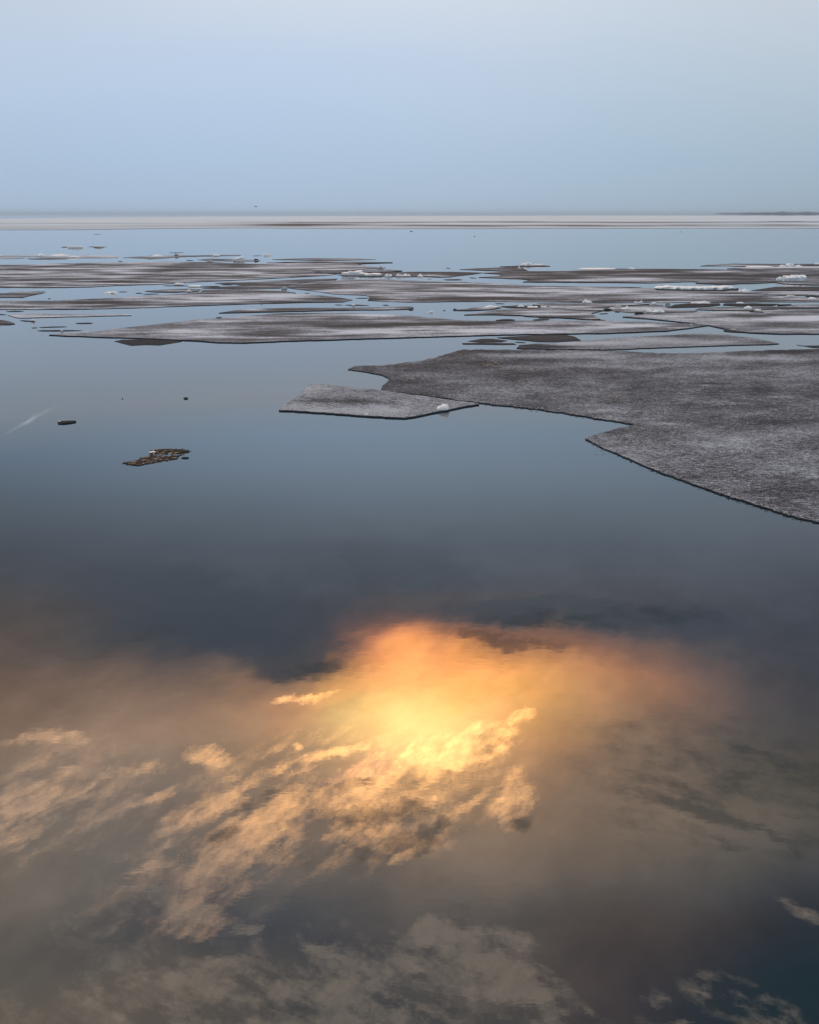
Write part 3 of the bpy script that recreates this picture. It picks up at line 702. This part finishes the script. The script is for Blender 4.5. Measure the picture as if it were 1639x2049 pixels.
# --- left small floats
T_('long thin pale plate with a dark near rim at the left', [(15,629.6),(60,627.6),(140,628.4),(263,629.4),(263,630.8),(200,632),(150,633.2),(90,634.6),(40,636),(30,634.6)], 0.62, [(180,631,90,1,-.1)], step=(14,1.8))
strip('dark dash left of the long thin pale plate', -12, 13, 629.2, 2.0)
strip('dark floating splinter beyond the long thin pale plate', 12, 48, 622.8, 2.6)
T_('dark rounded piece cut by the left edge', [(-40,639.8),(4,640.2),(22,643.6),(30,647.6),(18,649.2),(-40,649.2)], 0.28, step=(14,2), wide=False)
strip('small dark float with a white end', 40, 71, 642.2, 3.0)
strip('dark flat float left of the sharp tip', 151, 186, 646.8, 3.2, 0.2)
strip('tiny dark dash left of the twin sticks', 63, 75, 655.7, 1.4)
strip('upper of the twin dark sticks at the left', 78, 134, 654.2, 2.2)
strip('lower of the twin dark sticks, with a pale dot', 74, 164, 661.4, 3.0)
S_('dark sunken plate lying off the near side of the big mid sheet', [(229,682.6),(245,679.6),(290,678.9),(345,680.4),(364,683.4),(345,686.4),(319,690.6),(290,689.8),(262,691.2),(245,687)], 0.22, zt=0.014)

# --- channel between mid sheets and the big near sheet
S_('dark smooth tongue ending in a round nose at the channel', [(995,675.2),(1040,672.4),(1100,669.4),(1132,669.8),(1150,673.4),(1162,680.4),(1140,681.8),(1110,683.6),(1075,683),(1045,680),(1015,677.4)], 0.34, zt=0.022)
S_('dark diamond shaped plate in the channel', [(937,682.4),(965,677.6),(985,677.6),(1015,681.2),(1003,684.2),(960,684.6)], 0.34)
S_('long black bar of ice in front of the diamond plate', [(925,686.4),(960,685.8),(1028,686.6),(1033,689),(1000,689.6),(926,688.8)], 0.12)
strip('short dark dash right of the diamond plate', 1031, 1052, 684.8, 1.8)
T_('pale snowy sheet pointing right across the channel, dark at its left end',
   [(1034,696.2),(1040,690),(1072,687.4),(1110,687.4),(1145,684.4),(1168,681.6),(1219,677.4),(1270,673.6),(1320,671.2),(1400,667.2),(1450,669.4),(1500,675.4),(1530,681),(1559,687.2),(1540,688.6),(1480,689.8),(1400,692.4),(1300,696.2),(1220,699),(1130,698.4),(1080,697.4)],
   0.56, [(1060,692,50,6,-.5),(1120,694,40,2.5,-.4),(1150,687,60,3,.35),(1230,686,60,4,.3),(1300,680,70,4,.2),(1360,672,60,3,-.25),(1440,675,60,4,-.1),(1520,684,40,3,-.2),(1400,685,80,4,.15),(1120,690,40,2,.15)], step=(9,2.6), relief=0.006, jit=.7, mats=NC)
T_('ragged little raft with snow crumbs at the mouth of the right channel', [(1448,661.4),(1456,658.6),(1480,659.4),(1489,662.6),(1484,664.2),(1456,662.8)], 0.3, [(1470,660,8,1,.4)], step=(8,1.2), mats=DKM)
S_('dark pointed plate at the right edge of the channel', [(1594,689.6),(1602,691.8),(1640,691),(1700,690.6),(1700,696.2),(1625,695.2)], 0.2)

# --- the near sheets
def near_s(X, Y):
    n_ = noise.noise(Vector((X * .006, Y * .03, 21))) * .16 + noise.noise(Vector((X * .02, Y * .12, 23))) * .13 + noise.noise(Vector((X * .045, Y * .4, 29))) * .07
    return n_ + 0.05 * noise.noise(Vector((X * .1, Y * .4, 25)))
floe('ice_floe', 'huge dark grey granular sheet filling the right side, nearest of all',
   [(926,699.4),(960,699.2),(1000,699.6),(1100,700.4),(1219,701.4),(1280,704.6),(1330,706.6),(1390,706.8),(1440,705),(1500,701.2),(1560,700),(1639,697.4),(1690,696.6),
    (1690,1062),(1639,1044.6),(1574,1029),(1506,1007),(1460,993),(1421,979.6),(1352,955.6),(1320,944),(1291,931.8),(1243,911),(1199,892),(1171,877.4),(1195,868),(1233,858),(1272,849.4),
    (1240,843.6),(1199,837.6),(1147,829),(1080,818.6),(1040,814),(998,810.5),(964,806.4),(950,804.2),(906,798.6),(862,792),(827,788),(773,782),(763,777.6),(766,771),(781,759),(766,750.6),(752,747.4),(725,742.6),(696,739),(709.6,732.4),(756,731.8),(800,727),(848,721),(889,709.6)],
   0.43, [(960,703,70,3,-.22),(1090,712,120,5,.28),(1180,706,60,3,.25),(1040,722,120,8,-.22),(860,735,140,12,-.12),(1320,722,110,5,.12),(1480,715,120,5,.22),(1600,703,90,4,-.25),(1560,718,100,5,.15),(1250,735,120,6,.15),(800,765,80,12,-.15),(1150,745,150,9,-.1),(1180,778,160,7,.05),(1450,765,150,14,-.05),(1380,810,160,12,-.14),(1580,790,120,14,-.12),(1180,815,80,8,.16),(1560,845,100,8,-.14),(1480,880,140,25,.1),(1330,890,100,20,.04),(1450,940,120,30,.05),(1600,920,80,25,.1),(1620,1020,60,20,.04),(1330,848,25,1.6,.35),(1300,846,30,1,.1),(1420,768,30,1.6,-.3),(1415,770.5,20,1,.5),(1560,795,40,2.5,.3),(1470,808,40,3,.25),(1210,872,40,4,.1)],
   step=(5,3.2), mats=NC, zt=0.028, relief=0.012, jit=1.5, dens=5, group='near granular ice sheets', sfun=near_s)
floe('ice_floe', 'smaller pale grey sheet with straight cut edges jutting out over the open water',
   [(619,768.8),(657,769.2),(704.5,774.6),(759,780.2),(810,787.2),(862,794),(906,800.8),(958,806.6),(959,808.4),(925,813.6),(896,819.6),(870,824.6),(844.5,829.8),(825,833.6),(810,835.6),(776,834.2),(730,831.2),(691,828.4),(605,822.4),(558,820.2),(571,810),(588,798.4),(602,786.4),(610.5,775)],
   0.60, [(690,803,90,7,-.30),(620,797,50,6,-.1),(790,806,60,4,-.1),(640,777,50,4,.06),(720,822,150,5,.14),(850,812,60,4,-.02),(600,812,50,5,.1)],
   step=(4,2.4), mats=NC, zt=0.042, relief=0.012, jit=1.0, dens=6, group='near granular ice sheets', sfun=near_s)

# ------------------------------------------------------------------ ice blocks and snow heaps
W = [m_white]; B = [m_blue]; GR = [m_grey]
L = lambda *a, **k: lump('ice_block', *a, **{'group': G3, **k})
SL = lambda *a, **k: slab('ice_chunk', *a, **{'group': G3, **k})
# open water, far left
SL('flat white slab alone on the open water, far left', 134, 164, 496.4, 3.4, seed=3, mats=W)
L('small grey hump on the low dark float, far left', 186, 206, 495.2, 3.0, seed=4, mats=GR, z=0.03)
L('lone small blue white block on open water beyond the tongues', 524, 542, 511.8, 4.2, seed=5, mats=B, z=0.0)
# far left strip
L('white bump at the very left edge on the farthest strip', -6, 3, 512.8, 4.4, seed=6)
L('rounded white bump on the far left strip', 72, 89, 512.4, 5.0, seed=7)
L('low white ridge right of the rounded bump, far left strip', 98, 136, 511.6, 2.2, seed=8)
L('second white crumb on the low far strip', 134, 158, 515.2, 3.2, seed=9, mats=W, n=9)
L('white bump at the left end of the long far strip', 304, 324, 513.2, 3.6, seed=10)
L('small snow topped bump above the long far strip', 344, 361, 512.0, 6.0, seed=11, mats=GR, peaks=[(0, .5, 1), (.5, .4, .6)])
L('faint white crumb on the long far strip', 424, 440, 512.0, 3.4, seed=12)
SL('tilted white slab standing up behind the big left sheet', 467, 489, 522.4, 6.6, seed=13, tilt=0.12, roll=-0.22, z=0.03)
L('dark knob right of the tilted white slab', 508, 518, 521.0, 3.4, seed=14, mats=[m_black])
L('small grey crumb left of the tilted white slab', 412, 426, 523.6, 3.0, seed=15, mats=GR)
# on the big left sheet's rim and raft
L('pale snow crumbs on the lower rim of the big left sheet', 346, 368, 569.4, 3.6, seed=16, mats=W, n=9)
SL('white slab piece behind the raft rubble', 376, 402, 574.6, 2.6, seed=17, mats=W, tilt=.1)
L('upright pale chip on the rubble raft', 370, 384, 583.4, 4.0, seed=18, mats=W, peaks=[(0, .5, 1)])
L('lone white block with two humps afloat left of the raft', 207, 233, 587.2, 6.6, seed=19, z=0.0, peaks=[(.65, .5, 1), (-.3, .7, .62)])
L('tiny white chip where the two mid sheets meet', 562, 575, 577.2, 4.2, seed=20, mats=[m_grey])
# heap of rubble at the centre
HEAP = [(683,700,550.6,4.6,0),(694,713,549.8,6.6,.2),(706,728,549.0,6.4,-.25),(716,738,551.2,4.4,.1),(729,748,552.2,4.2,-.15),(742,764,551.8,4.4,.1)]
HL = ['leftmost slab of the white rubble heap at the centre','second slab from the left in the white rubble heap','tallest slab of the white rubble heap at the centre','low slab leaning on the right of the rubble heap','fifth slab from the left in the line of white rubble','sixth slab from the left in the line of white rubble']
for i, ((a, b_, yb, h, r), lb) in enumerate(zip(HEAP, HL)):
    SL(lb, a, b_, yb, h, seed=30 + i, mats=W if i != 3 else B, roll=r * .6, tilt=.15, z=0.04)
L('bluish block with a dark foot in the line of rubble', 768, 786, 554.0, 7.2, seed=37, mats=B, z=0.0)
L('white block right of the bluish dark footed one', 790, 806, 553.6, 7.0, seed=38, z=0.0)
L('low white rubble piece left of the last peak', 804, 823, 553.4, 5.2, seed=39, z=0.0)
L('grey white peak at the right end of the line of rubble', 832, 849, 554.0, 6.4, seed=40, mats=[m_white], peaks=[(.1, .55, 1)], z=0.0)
SL('tiny white floe chip below the last peak', 856, 864, 558.2, 1.6, seed=41)
L('small blackish clump behind the big left sheet, with reeds', 754, 768, 538.0, 4.6, seed=42, mats=GR)
# right far
L('white snow ridge alone on the open water, right of centre', 1041, 1072, 531.4, 9.0, seed=43, z=0.03, peaks=[(.0, .42, 1.0), (.45, .3, .7), (-.55, .4, .65)])
SL('flat white shelf right of the lone snow ridge', 1068, 1093, 531.6, 2.6, seed=44, z=0.03)
L('sharp white peak at the end of the brown tongue', 1035, 1044, 537.6, 7.0, seed=45, peaks=[(0, .45, 1)])
SL('flat white floating slab behind the long dark right sheet', 1164, 1240, 539.6, 1.6, seed=46)
L('small white bump on the far rim of the long dark sheet', 1258, 1271, 538.6, 3.6, seed=47)
L('bluish white block on the snowy strip, upper right', 1571, 1591, 532.6, 5.6, seed=48, mats=B)
L('white crumb left of the bluish block, upper right', 1560, 1571, 533.2, 3.2, seed=49)
L('white crumb right of the bluish block, upper right', 1592, 1606, 533.4, 3.2, seed=50)
SL('long white flake on the upper right strip', 1500, 1552, 535.8, 2.2, seed=51)
L('tiny white knob at the right edge, upper right strip', 1630, 1640, 529.0, 3.0, seed=52)

def long_block(name, label, x0, x1, yb0, yb1, hfun, mats, dfun, seed, z=0.05, group=G3):
    """a long broken bar of ice, lofted from irregular cross sections"""
    bm = bmesh.new(); K = 46; R = 9; rings = []
    c0, s0 = scale_at((x0 + x1) / 2, (yb0 + yb1) / 2, z)
    for i in range(K + 1):
        t = i / K; x = x0 + (x1 - x0) * t; yb = yb0 + (yb1 - yb0) * t
        p, s = scale_at(x, yb, z); hh = hfun(x) * s; D = dfun(t)
        end = min(1, min(t, 1 - t) * 14 + .25)
        ring = []
        for k in range(R):
            a = pi * k / (R - 1)
            q = 1 + .22 * noise.noise(Vector((t * 16, a * 2, seed))) + .12 * noise.noise(Vector((t * 50, a * 4, seed)))
            cy = -cos(a); sy = sin(a) ** 0.45
            ring.append(bm.verts.new((p.x - c0.x, p.y - c0.y + D * .5 + cy * D * .5 * end * q, hh * sy * end * q - 0.02)))
        rings.append(ring)
    for r0, r1 in zip(rings, rings[1:]):
        for k in range(R - 1): bm.faces.new((r0[k], r1[k], r1[k + 1], r0[k + 1]))
    bm.faces.new(rings[0]); bm.faces.new(rings[-1])
    bmesh.ops.recalc_face_normals(bm, faces=bm.faces)
    return props(from_bm(name, bm, mats, (c0.x, c0.y, z)), label, 'ice block', group)
def h1(x):
    return 4.2 + 1.6 * math.exp(-((x - 1340) / 8) ** 2) + 1.8 * math.exp(-((x - 1455) / 28) ** 2) + .8 * noise.noise(Vector((x * .08, 1, 1)))
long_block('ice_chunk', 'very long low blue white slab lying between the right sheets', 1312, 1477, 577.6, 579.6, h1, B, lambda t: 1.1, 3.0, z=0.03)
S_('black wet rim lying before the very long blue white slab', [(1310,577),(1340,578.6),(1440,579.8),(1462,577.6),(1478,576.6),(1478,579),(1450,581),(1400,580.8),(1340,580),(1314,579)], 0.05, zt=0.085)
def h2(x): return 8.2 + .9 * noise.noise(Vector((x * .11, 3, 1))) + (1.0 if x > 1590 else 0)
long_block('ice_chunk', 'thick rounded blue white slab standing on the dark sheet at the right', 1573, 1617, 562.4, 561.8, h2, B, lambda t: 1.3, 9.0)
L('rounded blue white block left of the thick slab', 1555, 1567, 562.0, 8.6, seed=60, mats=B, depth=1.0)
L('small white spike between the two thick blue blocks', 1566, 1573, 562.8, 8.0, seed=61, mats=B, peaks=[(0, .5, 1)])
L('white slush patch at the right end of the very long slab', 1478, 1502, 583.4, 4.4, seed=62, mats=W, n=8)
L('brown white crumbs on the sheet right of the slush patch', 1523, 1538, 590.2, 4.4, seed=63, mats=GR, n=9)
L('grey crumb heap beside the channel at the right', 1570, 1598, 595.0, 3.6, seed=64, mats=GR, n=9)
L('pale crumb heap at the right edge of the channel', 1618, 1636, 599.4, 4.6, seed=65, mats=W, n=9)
# central right
L('white block on the near rim of the very long sheet', 1165, 1187, 605.4, 6.4, seed=66, mats=W, peaks=[(-.4, .5, 1), (.5, .5, .8)])
L('broad white hump on the sheet in the right centre pool', 968, 998, 614.8, 5.4, seed=67, peaks=[(-.1, .5, 1), (.4, .5, .6)])
L('small white peak on the narrow dark raft', 1034, 1051, 613.8, 5.4, seed=68, peaks=[(0, .5, 1), (.5, .4, .5)])
L('low white ridge right of the narrow dark raft', 1054, 1079, 615.2, 4.4, seed=69, peaks=[(.5, .4, 1), (-.4, .5, .6)])
L('pointed white pair at the right end of the ridge', 1081, 1096, 614.8, 5.4, seed=70, peaks=[(-.4, .3, 1), (.5, .4, .6)])
L('lone small white block afloat in the centre pool', 855, 870, 625.6, 4.8, seed=71, z=0.0, peaks=[(.1, .7, 1)])
L('tiny grey lump right of the lone white block', 886, 892, 621.6, 2.0, seed=72, mats=GR, z=0.0)
L('white dot on the dark splinter, centre left', 703, 711, 611.0, 3.0, seed=73)
SL('dark slab crumb at the right end of the thin sheet', 818, 828, 618.2, 4.0, seed=74, mats=GR)
# rubble field heaps
L('white snow cap on the left heap of the rubble field', 1243, 1262, 618.8, 7.6, seed=75, peaks=[(.3, .35, 1), (-.4, .5, .45)])
L('low white chunk left of the snow cap', 1217, 1232, 618.6, 3.4, seed=76)
L('dirty crumb pile behind the snow cap', 1228, 1246, 614.4, 3.6, seed=77, mats=GR, n=9)
L('widest snow heap on the near rim of the rubble field', 1304, 1332, 624.6, 8.4, seed=78, peaks=[(.1, .3, 1), (-.5, .35, .55), (.6, .35, .6)], n=9)
L('low white crumb left of the widest snow heap', 1293, 1306, 624.0, 5.0, seed=79)
L('white twin peak on the rim above the rubble field', 1276, 1288, 605.6, 5.4, seed=80, peaks=[(.35, .3, 1), (-.4, .4, .5)])
L('low white crumb left of the twin peak', 1268, 1277, 605.8, 2.8, seed=81)
L('low white streak heap above the rubble field', 1304, 1316, 607.6, 2.8, seed=82)
L('dark stump at the left of the ragged rafts', 1331, 1343, 611.4, 5.6, seed=83, mats=[m_grey])
L('long snow crest on the first dark ragged raft', 1382, 1424, 607.2, 3.6, seed=84, n=11, depth=.2)
L('small snow crest on the second dark ragged raft', 1474, 1490, 607.4, 3.4, seed=85)
L('white crumb on the thin striped raft', 1490, 1506, 617.0, 4.0, seed=86)
L('lower white crumb near the thin striped raft', 1510, 1524, 621.2, 3.0, seed=87)
L('small white crumb on the pointed right sheet by the channel', 1381, 1386, 650.4, 2.6, seed=88, z=.05)
L('snow crumbs on the ragged little raft', 1462, 1474, 660.6, 2.8, seed=89, mats=GR)
L('white end crumb on the small dark float at the left', 61, 70, 642.0, 3.6, seed=90)
L('pale dot on the lower twin stick', 121, 126, 661.8, 2.8, seed=91)
# near sheet
sm, loc = rugged(872, 901, 820.2, 12.5, 4, .8, 92, 0.045)
props(from_bm('snow_lump', sm, W, loc, smooth=True), 'bright white snow lump on the near rim of the jutting pale sheet', 'snow lump')
slab('bark_scrap', 'orange brown scrap at the waterline of the jutting pale sheet', 706, 727, 832.6, 2.0, mats=[m_orange], group=None, cat='driftwood', seed=93, z=0.0, depth=.3)
slab('ice_chip', 'white chip right of the orange scrap on the rim', 729, 737, 830.6, 2.6, mats=W, group=None, cat='ice chip', seed=94, z=0.03, depth=.6)

# crumbly candle-ice teeth along the near rim of the huge sheet
def rim(pts, count, seed, name='rim_crumb', label=None, parent=None, size=2.2, zt=.05, mats=None):
    rnd = random.Random(seed); bm = bmesh.new()
    seg = [(pts[i], pts[i + 1], math.hypot(pts[i + 1][0] - pts[i][0], pts[i + 1][1] - pts[i][1])) for i in range(len(pts) - 1)]
    tot = sum(s[2] for s in seg)
    for _ in range(count):
        r = rnd.uniform(0, tot)
        for a, b_, l in seg:
            if r <= l: break
            r -= l
        t = r / l; x = a[0] + (b_[0] - a[0]) * t; y = a[1] + (b_[1] - a[1]) * t - abs(rnd.gauss(0, 2.5)) - .6
        p, s = scale_at(x, y, zt); w = rnd.uniform(.4, 1.0) * size * s
        hb = hull([(p.x + rnd.uniform(-w, w), p.y + rnd.uniform(-w, w) * 1.6, zt + rnd.uniform(-.3, .4) * w) for _ in range(8)])
        me = bpy.data.meshes.new('t'); hb.to_mesh(me); hb.free(); bm.from_mesh(me); bpy.data.meshes.remove(me)
    o = from_bm(name, bm, mats or [m_grey])
    return props(o, label, None, None, 'stuff')
rim([(1171,877.4),(1199,892),(1243,911),(1291,931.8),(1352,955.6),(1421,979.6),(1506,1007),(1574,1029),(1639,1044.6)], 240, 5, size=1.7, label='pale crumbs of ice strewn along the near rim of the huge sheet')
rim([(964,806),(1040,814),(1147,829),(1240,843)], 110, 6, label='ice crumbs along the far cut rim of the huge sheet', size=1.6)
rim([(558,820.2),(605,822.4),(691,828.4),(776,834.2),(812,835.4),(870,824.6),(925,813.6)], 150, 7, label='ice crumbs along the near rim of the jutting pale sheet', size=1.5)
# dry reed scraps lying on the huge sheet
def sticks(label, x0, x1, y0, y1, n, seed, ln=9, m=None, z=.07, name='reed_scraps', rad=.35, kind='stuff', poly=None):
    rnd = random.Random(seed); bm = bmesh.new()
    for _ in range(n):
        x, y = rnd.uniform(x0, x1), rnd.uniform(y0, y1)
        p, s = scale_at(x, y, z); l = rnd.uniform(.3, 1) * ln * s; a = rnd.uniform(-.9, .9); r = rad * s
        d = Vector((cos(a), sin(a) * 1.8, rnd.uniform(-.05, .12))) * l * .5
        q = Vector((-d.y, d.x, 0)).normalized() * r; u = Vector((0, 0, r))
        vs = [bm.verts.new(c) for c in (p - d - q, p - d + q, p - d + u, p + d - q, p + d + q, p + d + u)]
        for f in ((0, 2, 1), (3, 4, 5), (0, 3, 5, 2), (1, 2, 5, 4), (0, 1, 4, 3)): bm.faces.new([vs[k] for k in f])
    bmesh.ops.recalc_face_normals(bm, faces=bm.faces)
    return props(from_bm(name, bm, [m or m_straw]), label, None, None, kind)
sticks('dry yellow reed scraps on the huge sheet near its left point', 970, 1000, 722, 734, 12, 1, 14, rad=.5)
sticks('straw litter scattered over the huge sheet', 1085, 1340, 785, 808, 60, 2, 6)
sticks('straw litter along the near rim of the huge sheet', 1190, 1290, 872, 905, 40, 3, 5)

# ------------------------------------------------------------------ floating debris on the open water
def raft():
    root = empty('debris_raft', at(312, 915, 0)); org = root.location.copy()
    props(root, 'ragged raft of dark reeds and bark drifting on the open water at the left', 'debris raft')
    rnd = random.Random(11)
    upper = [(298,905),(310,900.5),(330,899),(362,899.8),(377,903),(374,907),(350,908),(325,908),(304,907.5)]
    lower = [(247,926),(275,922),(288,916),(300,913),(322,912),(345,914.5),(352,919),(320,923.5),(296,929),(274,932),(258,929.5)]
    mid = [(300,906),(330,906),(372,907),(362,913),(350,919),(330,918),(300,914)]
    def inside(p, poly):
        c = False; n = len(poly)
        for i in range(n):
            (x1, y1), (x2, y2) = poly[i], poly[(i + 1) % n]
            if (y1 > p[1]) != (y2 > p[1]) and p[0] < (x2 - x1) * (p[1] - y1) / (y2 - y1) + x1: c = not c
        return c
    def part(name, polys, n, m, wr, hr, zr):
        bm = bmesh.new(); k = 0
        while k < n:
            x, y = rnd.uniform(246, 378), rnd.uniform(898, 933)
            if not any(inside((x, y), q) for q in polys): continue
            k += 1
            p, s = scale_at(x, y, 0); p = p - org
            l = rnd.uniform(*wr) * s; w = rnd.uniform(.35, 0.9) * s; a = rnd.gauss(.35, .5); z0 = rnd.uniform(*zr)
            d = Vector((cos(a), sin(a), rnd.uniform(-.035, .035))) * l * .5; q = Vector((-sin(a), cos(a), rnd.uniform(-.3, .3))) * w * 1.4
            t = Vector((0, 0, rnd.uniform(*hr)))
            c = p + Vector((0, 0, z0))
            pts = [c - d, c - d * .5 + q, c + d * .6 + q * .8, c + d, c + d * .4 - q, c - d * .6 - q]
            vs = [bm.verts.new(v) for v in pts]; vt = [bm.verts.new(v + t) for v in pts]
            bm.faces.new(vs); bm.faces.new(vt)
            for i in range(6): bm.faces.new((vs[i], vs[(i + 1) % 6], vt[(i + 1) % 6], vt[i]))
        bmesh.ops.recalc_face_normals(bm, faces=bm.faces)
        props(from_bm(name, bm, [m], (0, 0, 0), root), kind='stuff')
    part('dark_reed_litter', [upper, lower], 560, m_reed, (6, 20), (.002, .007), (-.003, .012))
    part('dark_scraps', [mid], 60, m_reed, (3, 8), (.004, .015), (-.003, .01))
    part('slush', [mid, upper, lower], 60, m_slush, (3, 9), (.003, .008), (-.002, .02))
    part('pale_reed_litter', [upper, lower, mid], 45, m_straw, (3, 10), (.003, .010), (.0, .024))
    sl, loc = rugged(297, 313, 905.5, 2.6, 8, .5, 21, 0.0)
    from_bm('snow_edge', sl, W, Vector(loc) - org, root)
raft()
S_('small dark scrap beside the right end of the debris raft', [(363,915.6),(368,914),(377,914.4),(378,915.4),(371,916.8)], 0.05, zt=0.02)
S_('lone dark stick of ice with a frosted end, open water at the left', [(115,844.6),(118,842.6),(135,841.6),(151,841.2),(152.4,842.8),(140,845),(126,846.6),(117,846.2)], 0.0, zt=0.035)
L('frosted white end of the lone dark stick', 116.5, 121, 843.8, 1.6, seed=95, z=.03)
S_('small dark chip alone on the open water, left', [(367,795.6),(370,794.6),(376,795),(376,797),(369,797.2)], 0.0, zt=0.03)
L('tiny dark speck afloat on the open water, left', 243.5, 246.5, 798.4, 1.8, seed=96, mats=[m_black], z=0, group=None, cat='floating speck')
L('far dark speck on the open water below the ice field, centre', 820, 826, 463.0, 1.0, seed=97, mats=[m_black], z=0, group=None, cat='floating speck')
L('far dark speck on the open water below the ice field, right', 1361.5, 1363.5, 464.2, 0.8, seed=98, mats=[m_black], z=0, group=None, cat='floating speck')
L('far dark speck on the open water right of centre', 948, 951, 473.4, 0.9, seed=99, mats=[m_black], z=0, group=None, cat='floating speck')
strip('far thin line of drift ice on the open water, left', 186, 204, 469.4, .8, .3)

# ------------------------------------------------------------------ a bird low over the horizon
def bird():
    d = ray(512, 413.5); p = Vector((0, 0, H)) + d * 130
    root = empty('bird', p); props(root, 'tiny dark bird flying just above the horizon, left of centre', 'bird')
    bm = bmesh.new(); bmesh.ops.create_icosphere(bm, subdivisions=2, radius=1)
    for v in bm.verts:
        x = v.co.x; k = 1 - .55 * max(0, -x) - .25 * max(0, x)
        v.co = Vector((x * .20, v.co.y * .05 * k, v.co.z * .055 * k + (.02 if x > .6 else 0)))
    from_bm('body', bm, [m_bird], (0, 0, 0), root, True)
    for sgn in (1, -1):
        bm = bmesh.new(); prof = [(0, .07, 0), (.16, .075, .07), (.32, .05, .05), (.46, .008, -.02)]
        prev_ = None
        for (s_, w, z) in prof:
            ring = [bm.verts.new((w - .1 * s_, sgn * s_, z)), bm.verts.new((-.1 * s_, sgn * s_, z + .012)), bm.verts.new((-w - .1 * s_, sgn * s_, z)), bm.verts.new((-.1 * s_, sgn * s_, z - .006))]
            if prev_:
                for k in range(4): bm.faces.new((prev_[k], prev_[(k + 1) % 4], ring[(k + 1) % 4], ring[k]))
            prev_ = ring
        bm.faces.new(prev_); bmesh.ops.recalc_face_normals(bm, faces=bm.faces)
        from_bm('wing', bm, [m_bird], (0, 0, 0), root)
    bm = bmesh.new()
    vs = [bm.verts.new(q) for q in ((-.16, .02, 0), (-.16, -.02, 0), (-.27, -.045, .0), (-.27, .045, .0))]; f = bm.faces.new(vs)
    r = bmesh.ops.extrude_face_region(bm, geom=[f]); bmesh.ops.translate(bm, verts=[g for g in r['geom'] if isinstance(g, bmesh.types.BMVert)], vec=(0, 0, .01))
    bmesh.ops.recalc_face_normals(bm, faces=bm.faces)
    from_bm('tail', bm, [m_bird], (0, 0, 0), root)
bird()

# ------------------------------------------------------------------ the evening air over the lake
def haze():
    m = bpy.data.materials.new('haze'); m.use_nodes = True; t = m.node_tree; t.nodes.clear()
    o = t.nodes.new('ShaderNodeOutputMaterial'); v = t.nodes.new('ShaderNodeVolumePrincipled')
    v.inputs['Color'].default_value = (0.80, 0.91, 1.0, 1); v.inputs['Density'].default_value = 0.000009; v.inputs['Anisotropy'].default_value = 0.0
    t.links.new(v.outputs[0], o.inputs['Volume'])
    bm = bmesh.new(); bmesh.ops.create_cube(bm, size=1)
    for q in bm.verts: q.co = Vector((q.co.x * 124000, q.co.y * 112000 + 34990, q.co.z * 141 + 69.5))
    props(from_bm('haze', bm, [m]), kind='stuff')
haze()
